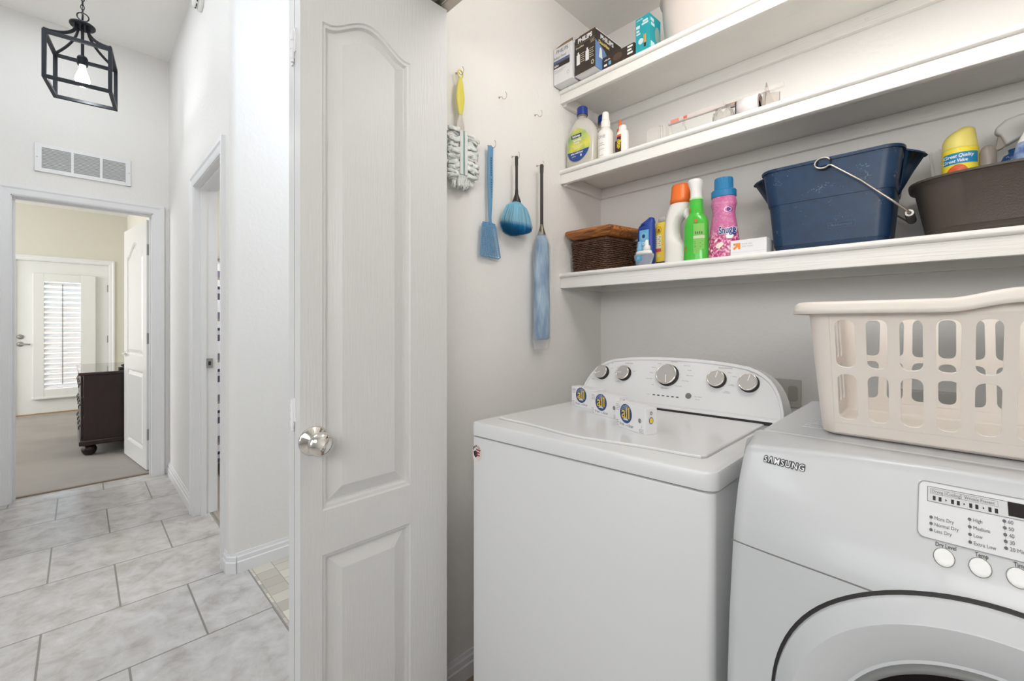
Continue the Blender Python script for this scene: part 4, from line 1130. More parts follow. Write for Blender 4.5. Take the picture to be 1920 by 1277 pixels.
poly(b, [(-.018, .168), (-.010, .180), (-.012, .164)], curved(.026, .023, 2, 0, 0, .002))
b.build('red_marks', mat('mark_red', (222, 90, 66), .5), t)
# pink fabric softener
pk = mat('softener_print', (206, 104, 158), .28, coat=.4); n = pk.node_tree.nodes; L = pk.node_tree.links; p = n['Principled BSDF']
tc = n.new('ShaderNodeTexCoord'); no = n.new('ShaderNodeTexNoise'); no.inputs['Scale'].default_value = 130; no.inputs['Detail'].default_value = 3; L.new(tc.outputs['Object'], no.inputs['Vector'])
rp = n.new('ShaderNodeValToRGB'); e = rp.color_ramp.elements; e[0].position = .38; e[0].color = lin((158, 28, 96))+(1,); e[1].position = .66; e[1].color = lin((248, 200, 216))+(1,)
x = e.new(.5); x.color = lin((206, 92, 146))+(1,)
L.new(no.outputs['Fac'], rp.inputs[0])
sx = n.new('ShaderNodeSeparateXYZ'); L.new(tc.outputs['Object'], sx.inputs[0])
n2_ = n.new('ShaderNodeTexNoise'); n2_.inputs['Scale'].default_value = 22; L.new(tc.outputs['Object'], n2_.inputs['Vector'])
ad = n.new('ShaderNodeMath'); ad.operation = 'MULTIPLY_ADD'; L.new(n2_.outputs['Fac'], ad.inputs[0]); ad.inputs[1].default_value = .09; L.new(sx.outputs['Z'], ad.inputs[2])
mr = n.new('ShaderNodeMapRange'); mr.inputs[1].default_value = .105; mr.inputs[2].default_value = .150; mr.inputs[3].default_value = 1; mr.inputs[4].default_value = .18; L.new(ad.outputs[0], mr.inputs[0])
mx = n.new('ShaderNodeMix'); mx.data_type = 'RGBA'; L.new(mr.outputs[0], mx.inputs[0]); mx.inputs[6].default_value = lin((205, 116, 164))+(1,); L.new(rp.outputs[0], mx.inputs[7]); L.new(mx.outputs[2], p.inputs['Base Color'])
t = empty('fabric_softener_bottle', (-.515, 1.505, ZL), 0, 'pink sparkly fabric softener bottle with a blue cap left of the small white box', 'bottle')
rs = dense([(0, .046, .028, 2.3), (.006, .050, .031, 2.3), (.05, .0485, .031, 2.2), (.10, .042, .029, 2.1), (.145, .0355, .027, 2), (.165, .0365, .027, 2), (.180, .0395, .029, 2), (.188, .0385, .029, 2), (.206, .036, .028, 2)], 4)
loft(B(), rs, 48).build('body', pk, t, smooth=True)
BC = mat('blue_cap', (36, 120, 172), .35)
loft(B(), [(.203, .0365, .029), (.204, .0385, .031), (.224, .0385, .031), (.227, .036, .029)]).build('collar', BC, t)
b = B(); L_ = []
for z, k in ((.225, 1), (.262, .98), (.266, .94), (.2665, .5)):
    L_.append([((.0285+.0006*(i % 2))*k*math.cos(2*PI*i/72), (.0265+.0006*(i % 2))*k*math.sin(2*PI*i/72), z) for i in range(72)])
b.loops(L_).build('cap', BC, t)
rat = lambda z: interp(z, [(0, 1.18), (.05, 1.15), (.10, 1), (.145, .845), (.165, .87), (.18, .94), (.206, .86)])
Fq = curved(.0425, .0290, 2.1, 0, 0, .0010, rat); Fq2 = curved(.0425, .0290, 2.1, 0, 0, .0017, rat); Fq3 = curved(.0425, .0290, 2.1, 0, 0, .0022, rat)
text(B(), 'Snuggle', .0135, .080, .0235, Fq, 'LEFT', bold=.0022, width=.72, rot=.12).build('lettering_outline', mat('print_white', (244, 240, 242), .5), t) if False else None
def clip_text(s_, u0, v, size, F, m, bold, width, rot, umax):
    b = text(B(), s_, u0, v, size, lambda a, c: F(min(a, umax), c), 'LEFT', bold=bold, width=width, rot=rot); return b.build('lettering', m, t)
clip_text('Snugg', -.0045, .088, .0340, Fq2, WTXT, .0022, .60, .10, .0430)
clip_text('Snugg', -.0045, .088, .0340, Fq3, BTXT, .0007, .60, .10, .0430)
epatch(Fq, .0270, .070, .0105, .008).build('white_swirl', WTXT, t)
epatch(Fq, .020, .158, .012, .010).build('purple_seal', mat('seal_purple', (100, 48, 128), .5), t)
disc(B(), .020, .158, .010, .008, Fq2, 24, .85).build('seal_ring', WTXT, t)
b = B()
for u, v, s_ in ((.004, .166, .008), (.006, .180, .006), (-.004, .040, .009), (.004, .045, .007), (-.012, .060, .004), (-.028, .028, .004), (.030, .028, .004)):
    for q in range(5):
        a = 2*PI*q/5; disc(b, u+s_*.55*math.cos(a), v+s_*.55*math.sin(a), s_*.5, s_*.5, Fq, 10)
b.build('blossoms', mat('blossom_cream', (244, 232, 214), .5), t)

# small white box with the orange arrow
t = empty('dryer_sheet_box', (-.4275, 1.452, ZL), math.radians(2), 'small white carton with an orange arrow left of the navy bucket', 'box')
B().box(-.049, .052, 0, .085, 0, .0475).build('carton', CARD, t, bev=.001)
Fq = lambda u, v: (u, -.0006, v)
b = poly(B(), [(-.040, .038), (-.020, .038), (-.020, .019), (-.0265, .019), (-.0265, .0265), (-.0375, .0175), (-.0415, .0225), (-.0315, .0315), (-.040, .0315)], Fq)
b.build('orange_arrow', mat('arrow_orange', (242, 146, 66), .5), t)
b = text(B(), 'free & clear', -.016, .034, .0062, Fq); text(b, 'dryer sheets', -.016, .0265, .0062, Fq); rect(b, -.045, .05, .0092, .0096, Fq)
b.build('lettering', LIGHTT, t)

# ---------- navy bucket ----------
bx = empty('bucket', (-.235, 1.575, ZL), 0, 'navy blue rectangular plastic bucket with pouring spouts and a wire handle', 'bucket')
def brim(hx, hy, r, z, n=8): return [(x_, y_, z) for x_, y_ in rrect(-hx, hx, -hy, hy, r, n)]
b = B()
Lo = [brim(*q) for q in ((.128, .088, .03, 0), (.130, .090, .03, .003), (.132, .0915, .03, .018), (.1345, .0935, .032, .0185), (.1455, .1015, .036, .140), (.1475, .103, .036, .1405), (.149, .1035, .036, .147), (.1600, .1075, .038, .240), (.1655, .1105, .040, .2405), (.1665, .1115, .041, .246), (.1640, .110, .04, .249), (.158, .1060, .037, .2465), (.1435, .100, .034, .140), (.128, .086, .028, .006), (.10, .06, .02, .004))]
b.loops(Lo).build('body', NAVYP, bx, smooth=True, bev=0)
bx.children[0].data.set_sharp_from_angle(angle=.5)
for sx, nm in ((-1, 'spout'), (1, 'spout')):
    b = B(); q = []
    tipx, tz = (.202, .226) if sx > 0 else (.206, .243)
    for k in range(9):
        t_ = k/8; y_ = -.050+.10*t_; bul = math.sin(PI*t_)
        q.append([(sx*(.146+.002*bul), y_*.30, .142), (sx*(.156+(tipx-.160)*.42*bul), y_*.72, .192), (sx*(.163+(tipx-.163)*bul), y_, .246-(.246-tz)*bul*.45), (sx*(.163+(tipx-.163)*bul+.004), y_, .240-(.246-tz)*bul*.45)])
    b.add([p_ for c_ in q for p_ in c_], [(i*4+j, (i+1)*4+j, (i+1)*4+j+1, i*4+j+1) for i in range(8) for j in range(3)])
    o = b.build(nm, NAVYP, bx, smooth=True); so = o.modifiers.new('s', 'SOLIDIFY'); so.thickness = .003
for sy in (-1, 1):
    B().box(-.015, .015, sy*.1135-.006, sy*.1135+.006, .222, .246).build('handle_boss', NAVYP, bx, bev=.003)
pts = []
for k in range(13): # loop round the boss
    a = math.radians(-40+k*25); pts.append((-.003+.020*math.cos(a), -.121, .232+.014*math.sin(a)))
pts = pts[::-1]
path_ = [(-.003+.018*math.cos(math.radians(a)), -.1215, .232+.0145*math.sin(math.radians(a))) for a in range(20, 330, 20)]+[(.016, -.122, .222), (.08, -.121, .165), (.140, -.118, .102), (.166, -.105, .076), (.1725, -.085, .070), (.1725, .085, .070), (.166, .105, .076), (.140, .118, .102), (.016, .122, .222)]
B().tube(path_, .0026, 8).build('wire_handle', mat('wire_steel', (186, 176, 165), .3, .9), bx, smooth=True)
B().lathe([(0, -.058), (.0095, -.058), (.0103, -.055), (.0103, .055), (.0095, .058), (0, .058)], 20, Matrix.Translation((.1725, -.02, .070)) @ Matrix.Rotation(PI/2, 4, 'X')).build('grip', mat('grey_grip', (88, 84, 80), .5), bx)
b = disc(B(), 0, 0, .0085, .0085, lambda u, v: (.1725+u, -.0790, .070+v), 20, .55)
b.build('grip_end', mat('grip_end_white', (214, 210, 204), .4), bx)
Fq = lambda u, v: (u, -.1005+(.115-v)*-.0+(v-.06)*-.062, v)
b = frame(B(), .005, .066, .052, .068, .0006, lambda u, v: (u, -.0945-(v-.0185)*.0658-.0008, v)); text(b, 'Rubbermaid', .0355, .060, .0118, lambda u, v: (u, -.0945-(v-.0185)*.0658-.0008, v), 'CENTER', width=.85)
b.build('embossed_name', mat('navy_highlight', (70, 98, 130), .5), bx)
b = frame(B(), -.085, .03, .0045, .0135, .0008, lambda u, v: (u, -.0918-v*.05, v)); b.build('foot_recess', mat('navy_dark', (26, 38, 58), .5), bx)
# blue capped bottle behind the bucket
t = bottle('cleaner_bottle', 'blue capped bottle standing behind the navy bucket', 'bottle', -.248, 1.7180, ZL, [(0, .026, .022, 2), (.2, .026, .022, 2), (.25, .022, .020, 2), (.265, .017, .017, 2), (.275, .017, .017, 2)], HD)
loft(B(), [(.272, .0205, .0205), (.312, .0200, .0200), (.315, .017, .017)]).build('cap', NAVYC, t)
# clear bag of things between bucket and tub
# ---------- grey dish tub ----------
TUB = mat('taupe_plastic', (78, 70, 63), .42, bump=.25, bscale=300)
tb_ = empty('dish_tub', (.150, 1.592, ZL), 0, 'large dark grey oval plastic tub on the right of the lowest shelf', 'tub')
def tsec(rx, ry, z, e_=3.0): return [(x_, y_, z) for x_, y_ in superell(rx, ry, e_, 72)]
Lo = [tsec(*q) for q in ((.162, .098, 0), (.176, .108, .004), (.184, .116, .022), (.186, .118, .0235), (.206, .136, .132), (.213, .142, .140), (.218, .1465, .1415), (.218, .1465, .1465), (.2145, .144, .1475), (.203, .133, .136), (.178, .112, .012), (.15, .09, .006))]
B().loops(Lo).build('tub_body', TUB, tb_, smooth=True); tb_.children[0].data.set_sharp_from_angle(angle=.5)
# yellow polish can standing in the tub
ZI = ZL+.0085
t = empty('spray_can', (.0290, 1.605, ZI), math.radians(6), 'yellow polish spray can with a blue band standing in the grey tub', 'can')
YC_ = mat('can_yellow', (240, 220, 60), .35)
B().lathe([(.030, 0), (.034, .003), (.034, .222), (.033, .226)], 40).build('can_body', YC_, t, smooth=True)
L_ = []
for i in range(9):
    k = i/8; z = .222+.054*k
    x0 = -.0335+.034*(k**4); x1 = .0335-.006*k
    L_.append([((x0+x1)/2+(x1-x0)/2*math.cos(2*PI*j/40), .0335*(1-.35*k**2)*math.sin(2*PI*j/40), z-.0045*k*math.cos(2*PI*j/40)) for j in range(40)])
B().loops(L_).build('cap', mat('cap_pale_yellow', (238, 222, 120), .4), t, smooth=True)
Fq = curved(.034, .034, 2, 0, 0, .0006); Fq2 = curved(.034, .034, 2, 0, 0, .0013)
gpatch(lambda u, v: Fq(u, v), -.0310, .029, .184, .212, 24).build('label_band', mat('band_blue', (26, 134, 186), .4), t)
b = text(B(), 'Great Quality', -.006, .2035, .0115, Fq2, 'CENTER', width=.82, shear=.2, bold=.0003); text(b, 'Great Value', -.012, .1915, .0110, Fq2, 'CENTER', width=.8, shear=.2, bold=.0003)
b.build('lettering', WTXT, t)
epatch(Fq2, -.008, .158, .020, .024).build('orange_fruit', mat('fruit_orange', (226, 100, 50), .4, var=.25, vscale=90), t)
# taupe dome handle
t = empty('scrub_brush', (.0775, 1.600, ZI), 0, 'taupe dome topped brush handle standing in the grey tub beside the yellow can', 'brush')
B().lathe([(.018, 0), (.018, .02), (.008, .03), (.008, .15), (.0145, .165), (.0155, .185), (.0150, .205), (.012, .216), (.006, .2215), (0, .2228)], 28).build('handle', mat('taupe_handle', (142, 132, 124), .35), t, smooth=True)
b = B()
for k in range(40):
    a = k*2.4; r_ = .017*math.sqrt(k/40); b.tube([(r_*math.cos(a), r_*math.sin(a), 0), (r_*math.cos(a), r_*math.sin(a), .01)], .0009, 4)
o = b.build('bristles', PLAST, t); o['kind'] = 'stuff'
# white trigger spray
t = empty('spray_bottle', (.128, 1.655, ZI), 0, 'navy bottle with a large white trigger head standing in the grey tub', 'bottle')
loft(B(), dense([(0, .030, .022, 2.4), (.1, .032, .024, 2.4), (.19, .026, .022, 2.2), (.205, .014, .014, 2), (.215, .014, .014, 2)], 3)).build('body', mat('label_deep_blue', (22, 78, 136), .4), t, smooth=True)
WTR = mat('trigger_white', (212, 210, 206), .4)
hd = [(-.0185, .226), (.010, .241), (.030, .246), (.030, .298), (.006, .298), (-.018, .292), (-.036, .276), (-.037, .262), (-.027, .254)]
B().prism(hd, -.013, .013, lambda u, v, d: (u, d, v)).build('trigger_head', WTR, t, bev=.008, seg=5)
B().prism([(-.031, .256), (-.026, .252), (-.017, .229), (-.024, .222), (-.038, .2165), (-.041, .218), (-.0345, .232)], -.006, .006, lambda u, v, d: (u, d, v)).build('trigger', mat('trigger_grey', (160, 150, 140), .4), t, bev=.002)
Fq = curved(.029, .0232, 2.3, 0, 0, .0012)
b = B()
for k_, (u0_, v0_) in enumerate(((-.018, .192), (-.016, .182), (-.010, .176))):
    b.tube([Fq(u0_+.0022*q, v0_+.0024*math.sin(q*2.1+k_)+.0008*q) for q in range(3+3*k_)], .0006, 5)
b.build('script_print', WTXT, t)
# blue and white bottle at the frame edge
t = empty('cleaner_bottle', (.150, 1.572, ZI), 0, 'curvy white and blue bottle with indigo cap, rightmost thing in the grey tub', 'bottle')
wbp = mat('blue_swirl_print', (46, 74, 156), .3, col2=(190, 214, 236), vscale=26)
loft(B(), dense([(0, .030, .022, 2), (.12, .033, .024, 2), (.165, .034, .025, 2), (.195, .030, .023, 2), (.205, .027, .021, 2)], 4)).build('body', wbp, t, smooth=True)
loft(B(), dense([(.203, .0275, .0215, 2), (.215, .024, .019, 2), (.235, .015, .014, 2), (.246, .0125, .0125, 2)], 4)).build('shoulder', PLAST, t, smooth=True)
loft(B(), [(.244, .0145, .0145), (.272, .0135, .0135), (.276, .010, .010)]).build('cap', mat('indigo_cap', (36, 40, 112), .35), t, smooth=True)
t = empty('rolled_cloth', (-.011, 1.545, ZI), 0, 'pale pink rolled cloth showing over the left rim of the grey tub', 'cloth')
L_ = []
for z, k in ((0, .9), (.004, 1), (.145, 1), (.149, .9)):
    L_.append([(k*(.0115+.0010*math.sin(3*a+z*30))*math.cos(a), k*(.0115+.0010*math.sin(3*a+z*30))*math.sin(a), z) for a in [2*PI*i/32 for i in range(32)]])
B().loops(L_).build('roll', mat('pink_cloth', (214, 192, 178), .9, bump=.6, bscale=300), t, smooth=True)
t = empty('clear_bag', (.004, 1.656, ZI), 0, 'crumpled clear plastic bag standing in the grey tub behind the yellow can', 'bag')
bagm = mat('thin_clear_film', (238, 236, 232), .25, alpha=.35)
def Fbag(i, j):
    a = 2*PI*i; w_ = .55+.45*j*(1 if j > .5 else .5)
    return (-.010*j+.022*math.cos(a)*w_+.002*math.sin(a*7+j*9), .010*math.sin(a)*w_+.001*math.sin(a*5-j*6), .002+.245*j+.003*math.sin(a*3))
B().grid(60, 16, Fbag).build('film', bagm, t, smooth=True)

# ================= middle shelf =================
CL = mat('clear_soap_bottle', (240, 235, 226), .12, alpha=.5, coat=.4)
SOAPCAP = mat('royal_blue_cap', (26, 56, 140), .35)
def soap(x, y, label, front, hs=1):
    t = empty('soap_refill_bottle', (x, y, ZM), 0, label, 'bottle', 'hand soap refills on the middle shelf'); t.scale = (.92 if hs > 1 else 1, .8 if hs > 1 else 1, hs)
    loft(B(), dense([(0, .066, .030, 2.8), (.005, .071, .034, 2.8), (.07, .074, .036, 2.6), (.13, .073, .035, 2.4), (.17, .058, .031, 2.2), (.195, .038, .026, 2), (.207, .022, .020, 2), (.214, .0185, .0185, 2)], 4), 52).build('body', CL, t, smooth=True)
    loft(B(), [(.212, .0195, .0195), (.222, .0195, .0195)]).build('neck_ring', mat('smoky_ring', (110, 100, 96), .3), t)
    loft(B(), [(.221, .0225, .0225), (.250, .0218, .0218), (.254, .0190, .019), (.2545, .01, .01)]).build('cap', SOAPCAP, t, smooth=False)
    Fq = curved(.0735, .0358, 2.6, 0, 0, .0008); Fq2 = curved(.0735, .0358, 2.6, 0, 0, .0016); Fq3 = curved(.0735, .0358, 2.6, 0, 0, .0022)
    lm = mat('label_green_yellow', (120, 176, 128), .4, col2=(226, 216, 70), vscale=16)
    epatch(Fq, 0, .088, .058, .068, 40, 6).build('label', lm, t)
    # blue lower part of the label
    P = [(-.055, .066), (-.05, .052), (-.042, .040), (-.030, .029), (-.015, .0225), (0, .0205), (.015, .0225), (.030, .029), (.042, .040), (.05, .052), (.055, .070), (.02, .063), (-.02, .061)]
    b = B(); nn = 20
    b.grid(nn, 4, lambda i, j: Fq2(-.054+.108*i, (.088-.0672*math.sqrt(max(0, 1-((-.054+.108*i)/.058)**2)))*(1-j)+(.062+.006*(2*i-1)**2)*j)).build('label_base', mat('label_navy', (40, 72, 140), .4), t)
    if front:
        rect(B(), -.030, .022, .118, .1335, Fq2, 8).build('name_plate', mat('plate_navy', (36, 52, 96), .4), t)
        b = text(B(), 'Softsoap', -.004, .1255, .0135, Fq3, 'CENTER', bold=.0004, width=.86)
        text(b, 'Refreshing', .0, .1085, .0115, Fq2, 'CENTER', width=.8, bold=.0003); text(b, 'CLEAN', -.002, .0965, .0110, Fq2, 'CENTER', width=.8, bold=.0003)
        text(b, 'REFILL HAND SOAP', -.002, .0545, .0085, Fq3, 'CENTER', width=.82, bold=.0003); text(b, '50 fl oz', -.016, .043, .0085, Fq3, 'CENTER', width=.8)
        disc(b, .020, .0425, .003, .0055, Fq3, 12)
        b.build('lettering', WTXT, t)
        b = B()
        for k, (u, w_) in enumerate(((0, .026), (.002, .022), (0, .016))): rect(b, u-w_, u+w_, .086-k*.0055, .0875-k*.0055, Fq2, 8)
        b.build('fine_print', mat('cream_print', (232, 234, 214), .5), t)
    return t
soap(-1.0705, 1.487, 'clear hand soap refill bottle with blue cap and green label, front left of middle shelf', True)
soap(-1.0795, 1.650, 'second blue capped soap refill bottle, standing behind the front one on the middle shelf', False, 1.10)
t = empty('spray_bottle', (-.966, 1.500, ZM), 0, 'slim white mist spray bottle with pale grey lettering beside the soap refill', 'bottle')
wm = mat('white_matte_bottle', (240, 236, 232), .35)
loft(B(), dense([(0, .0285, .0285, 2), (.003, .0300, .0300, 2), (.10, .0305, .0305, 2), (.122, .028, .028, 2), (.136, .018, .018, 2), (.140, .0165, .0165, 2)], 3)).build('body', wm, t, smooth=True)
loft(B(), [(.139, .0185, .0185), (.166, .0180, .0180), (.170, .0150, .0150), (.174, .0148, .0148), (.200, .0128, .0128), (.203, .010, .010)]).build('spray_cap', wm, t)
Fq = curved(.0305, .0305, 2, 0, 0, .0007)
b = text(B(), 'ONE', 0, .096, .017, Fq, 'CENTER', width=.95)
for k, w_ in enumerate((.008, .014, 0, .012, 0, 0, .008)):
    if w_: rect(b, -w_, w_, .070-k*.008, .0715-k*.008, Fq, 4)
b.build('lettering', mat('pale_grey_print', (150, 148, 150), .5), t)
t = empty('glue_bottle', (-.942, 1.570, ZM), 0, 'white glue bottle with an orange pointed tip behind the yellow labelled glue', 'bottle')
loft(B(), dense([(0, .019, .013, 2.4), (.05, .020, .014, 2.4), (.115, .0195, .014, 2.3), (.132, .012, .011, 2), (.136, .011, .011, 2)], 3)).build('body', wm, t, smooth=True)
loft(B(), [(.134, .0135, .0135), (.150, .0125, .0125), (.153, .008, .008), (.185, .0048, .0048), (.187, .003, .003)]).build('tip', OR, t)
gpatch(curved(.020, .014, 2.4, 0, 0, .0007), -.017, .012, .03, .10).build('label', mat('label_dark_red', (110, 44, 44), .5, col2=(40, 40, 56), vscale=60), t)
t = empty('glue_bottle', (-.888, 1.500, ZM), 0, 'small white glue bottle with a black and yellow label on the middle shelf', 'bottle')
loft(B(), dense([(0, .022, .014, 2.6), (.004, .0235, .0155, 2.6), (.09, .0235, .0155, 2.5), (.102, .019, .014, 2.2), (.106, .0155, .0145, 2)], 3)).build('body', wm, t, smooth=True)
loft(B(), [(.104, .0150, .0145), (.122, .0145, .0140), (.125, .011, .011)]).build('cap', wm, t, smooth=False)
Fq = curved(.0235, .0155, 2.6, 0, 0, .0007); Fq2 = curved(.0235, .0155, 2.6, 0, 0, .0013)
gpatch(Fq, -.0205, .002, .018, .088).build('label', mat('label_maroon', (62, 36, 32), .5), t)
gpatch(Fq2, -.0205, .002, .080, .088).build('label_top', mat('label_orange', (224, 96, 54), .5), t)
b = text(B(), 'E6000', -.009, .052, .0150, Fq2, 'CENTER', bold=.0006, width=1.1, rot=PI/2*.98) if False else text(text(B(), 'GOO', -.0128, .055, .0130, Fq2, 'CENTER', bold=.0007, width=1.0, rot=1.35), 'GONE', -.0052, .050, .0120, Fq2, 'CENTER', bold=.0007, width=1.0, rot=1.35)
b.build('lettering', mat('print_yellow', (232, 206, 52), .5), t)
# ---- clear packaging row ----
GL = mat('clear_acrylic', (240, 238, 234), .05, trans=.85, ior=1.2)
FILM = mat('clear_blister', (226, 222, 216), .15, alpha=.30)
t = empty('blister_pack', (-.745, 1.490, ZM), 0, 'clear plastic clamshell pack at the left end of the clear packaging row', 'packaging')
o = B().prism(rrect(-.036, .036, 0, .072, .010, 4), 0, .03, lambda u, v, d: (u, d, v)).build('shell', FILM, t)
b = B()
for x in (.014, .024): b.tube([(x, -.002, .004), (x, -.002, .066)], .003, 6)
b.build('ribs', GL, t)
t = empty('blind_wand', (-.70, 1.492, ZM+.060), 0, 'long thin clear plastic rod with orange stickers lying along the middle shelf', 'rod')
b = B().box(.0, .195, -.006, .006, 0, .017); b.build('rod', mat('cloudy_rod', (216, 206, 202), .2, alpha=.85), t, bev=.003)
for x0, w_ in ((.012, .030), (.058, .014)): B().box(x0, x0+w_, -.0068, -.006, .003, .014).build('sticker', mat('sticker_orange', (216, 138, 118), .5), t)
rect(rect(rect(B(), .060, .062, .005, .012, lambda u, v: (u, -.0072, v)), .0635, .0655, .005, .012, lambda u, v: (u, -.0072, v)), .067, .069, .005, .012, lambda u, v: (u, -.0072, v)).build('sticker_print', mat('sticker_red', (178, 70, 60), .5), t)
B().box(.19, .36, -.006, .006, .004, .015).build('rod', FILM, t)
B().box(.002, .010, .001, .010, -.0595, .0).build('support', FILM, t)
t = empty('glass_stopper', (-.640, 1.485, ZM), 0, 'tiny faceted clear glass stopper standing under the clear rod', 'stopper')
B().lathe([(.006, 0), (.009, .006), (.011, .018), (.008, .032), (.003, .040), (.003, .055), (0, .056)], 8).build('drop', GL, t)
t = empty('glass_jar', (-.510, 1.488, ZM), 0, 'scalloped clear glass jar between the clear rod and the rolled white label tube', 'jar')
L_ = [[((r_+.0012*math.cos(10*a))*math.cos(a), (r_+.0012*math.cos(10*a))*math.sin(a)*.8, z) for a in [2*PI*i/100 for i in range(100)]] for r_, z in ((.026, 0), (.032, .006), (.034, .03), (.030, .043), (.022, .047), (.022, .052), (.0205, .052), (.020, .046), (.03, .03), (.029, .008), (.005, .005))]
B().loops(L_).build('jar', GL, t, smooth=True)
B().box(-.028, .040, .004, .012, .0525, .068).build('card', mat('card_print', (206, 176, 150), .5, col2=(120, 128, 140), vscale=80), t)
t = empty('label_roll', (-.463, 1.495, ZM), 0, 'rolled white paper tube lying on the middle shelf in clear film', 'paper roll')
B().lathe([(.0325, 0), (.0325, .060), (.030, .060), (.030, .0)], 32, Matrix.Translation((0, 0, .033)) @ Matrix.Rotation(PI/2, 4, 'Y')).build('paper', mat('roll_white', (228, 220, 222), .5), t, smooth=True)
B().lathe([(.012, .058), (.026, .062), (.029, .058)], 24, Matrix.Translation((0, 0, .033)) @ Matrix.Rotation(PI/2, 4, 'Y')).build('roll_core', mat('core_taupe', (140, 124, 116), .6), t)
B().box(-.004, .0, -.033, -.0315, .012, .05).build('dark_stripe', DARKT, t)
t = empty('clear_sleeve', (-.382, 1.500, ZM), 0, 'pointed clear plastic sleeve standing right of the rolled paper tube', 'packaging')
b = B().add([(-.020, 0, 0), (.028, .0, 0), (.030, .002, .056), (.004, .0, .060), (-.006, .0, .098), (-.020, .004, .050)], [(0, 1, 2, 3, 4, 5)])
o = b.build('sleeve', mat('sleeve_film', (196, 186, 176), .2, alpha=.5), t); so = o.modifiers.new('s', 'SOLIDIFY'); so.thickness = .001
b = B().tube([(.029, -.001, 0), (.030, .0, .055)], .0012, 5); b.tube([(-.013, -.001, .0), (-.006, 0, .095)], .0016, 5); b.build('edges', mat('film_edge', (150, 138, 128), .3), t)

# ================= top shelf =================
t = empty('light_bulb_box', (-1.146, 1.392, ZT), 0, 'white light bulb carton with a blue and black stripe, overhanging the top shelf left end', 'box')
BR = mat('carton_dark_brown', (58, 48, 42), .5); KR = mat('carton_inside', (140, 120, 96), .7)
B().box(0, .094, 0, .10, 0, .148).build('carton', CARD, t, bev=.0008)
B().prism([(0, .148), (.094, .148), (.094, .162), (.045, .160), (.012, .154)], .004, .006, lambda u, v, d: (u, d, v)).build('flap', KR, t)
Fq = lambda u, v: (u, -.0006, v); Fq2 = lambda u, v: (u, -.0012, v)
rect(B(), .0, .082, .085, .097, Fq).build('blue_stripe', mat('stripe_slate', (92, 104, 142), .5), t)
rect(B(), .0, .082, .066, .085, Fq).build('black_stripe', BR, t)
b = text(B(), 'PHILIPS', .044, .131, .021, Fq, 'CENTER', width=.92); text(b, 'Indoor Flood', .002, .108, .0145, Fq, width=.8)
b.build('lettering', mat('print_slate', (92, 92, 100), .5), t)
text(B(), '65w', .004, .075, .013, Fq2, bold=.0004).build('wattage_lettering', WTXT, t)
b = B(); rect(b, .003, .062, .055, .0565, Fq); rect(b, .003, .050, .048, .0490, Fq); disc(b, .074, .030, .006, .007, Fq, 14, .8); b.build('fine_print', LIGHTT, t)
t = empty('light_bulb_box', (-1.0445, 1.402, ZT+.0008), math.radians(-2.5), 'dark brown light bulb carton with white lettering, beside the white carton', 'box')
B().box(0, .0985, 0, .175, 0, .149).build('carton', BR, t, bev=.0008)
B().box(.001, .0975, .001, .174, -.0007, -.0001).build('carton_base', CARD, t)
B().prism([(0, .149), (.0985, .149), (.094, .157), (.02, .157)], .006, .0075, lambda u, v, d: (u, d, v)).build('flap', mat('flap_brown', (116, 84, 56), .6), t)
rect(B(), 0, .0985, 0, .0015, Fq).build('base_edge', CARD, t)
b = text(B(), 'PHILIPS', .049, .133, .0235, Fq, 'CENTER', bold=.0012, width=.92)
for u in (.008, .052): rect(b, u, u+.017, .040, .080, Fq); rect(b, u+.005, u+.012, .080, .090, Fq)
b.build('lettering', WTXT, t)
b = B(); text(b, 'DuraMax', .004, .108, .0105, Fq, bold=.0003)
for u in (.028, .072):
    for k in range(5): rect(b, u, u+.020-.004*(k % 2), .078-k*.008, .0802-k*.008, Fq)
disc(b, .086, .024, .008, .010, Fq, 5, .6)
for k in range(3): rect(b, .076, .095, .118-k*.005-.006, .1195-k*.005-.006, Fq)
rect(b, .003, .097, .1185, .1190, Fq)
b.build('fine_print', mat('cream_ink', (216, 206, 176), .5), t)
Fs = lambda u, v: (.0992, u, v); Fs2 = lambda u, v: (.0998, u, v)
b = poly(B(), [(.0, .0), (.10, .0), (.10, .045), (.06, .083), (.0, .108)], Fs); b.build('side_panel_print', mat('panel_blue', (110, 146, 192), .5), t)
b = text(B(), 'PHILIPS', .075, .128, .024, Fs2, 'CENTER', bold=.0010, width=1.15); poly(b, [(.022, .045), (.045, .045), (.040, .080), (.033, .086), (.027, .080)], Fs2); poly(b, [(.125, .055), (.170, .055), (.165, .085), (.150, .100), (.130, .090)], Fs2)
rect(b, .0, .175, .146, .149, Fs2); b.build('side_lettering', WTXT, t)
text(B(), 'DuraMax', .055, .105, .017, Fs2, 'CENTER', bold=.0010, width=1.1).build('side_brand', mat('brand_gold', (224, 200, 120), .5), t)
t = empty('light_bulb_box', (-.9385, 1.438, ZT), math.radians(-1), 'low black light bulb carton lying in front of the dark brown one', 'box')
B().box(0, .136, 0, .05, 0, .046).build('carton', BR, t, bev=.0008)
b = B()
for k in range(7): rect(b, .007+k*.004, .0095+k*.004, .028, .031+.0015*(k % 3), Fq)
for k in range(3): rect(b, .108, .130-.005*(k % 2), .010+k*.012, .017+k*.012, Fq)
rect(b, .006, .020, .008, .016, Fq); b.build('lettering', WTXT, t)
rect(B(), .026, .038, .008, .022, Fq).build('blue_square', mat('square_blue', (110, 170, 206), .5), t)
epatch(Fq, .066, .024, .020, .014).build('bulb_picture', mat('bulb_brown', (88, 70, 58), .4), t)
t = empty('light_bulb_box', (-.7985, 1.438, ZT), math.radians(-3), 'upright teal light bulb carton standing left of the translucent bin', 'box')
TE = mat('carton_teal', (40, 164, 176), .45)
B().box(0, .056, 0, .078, 0, .124).build('carton', TE, t, bev=.0008)
b = B()
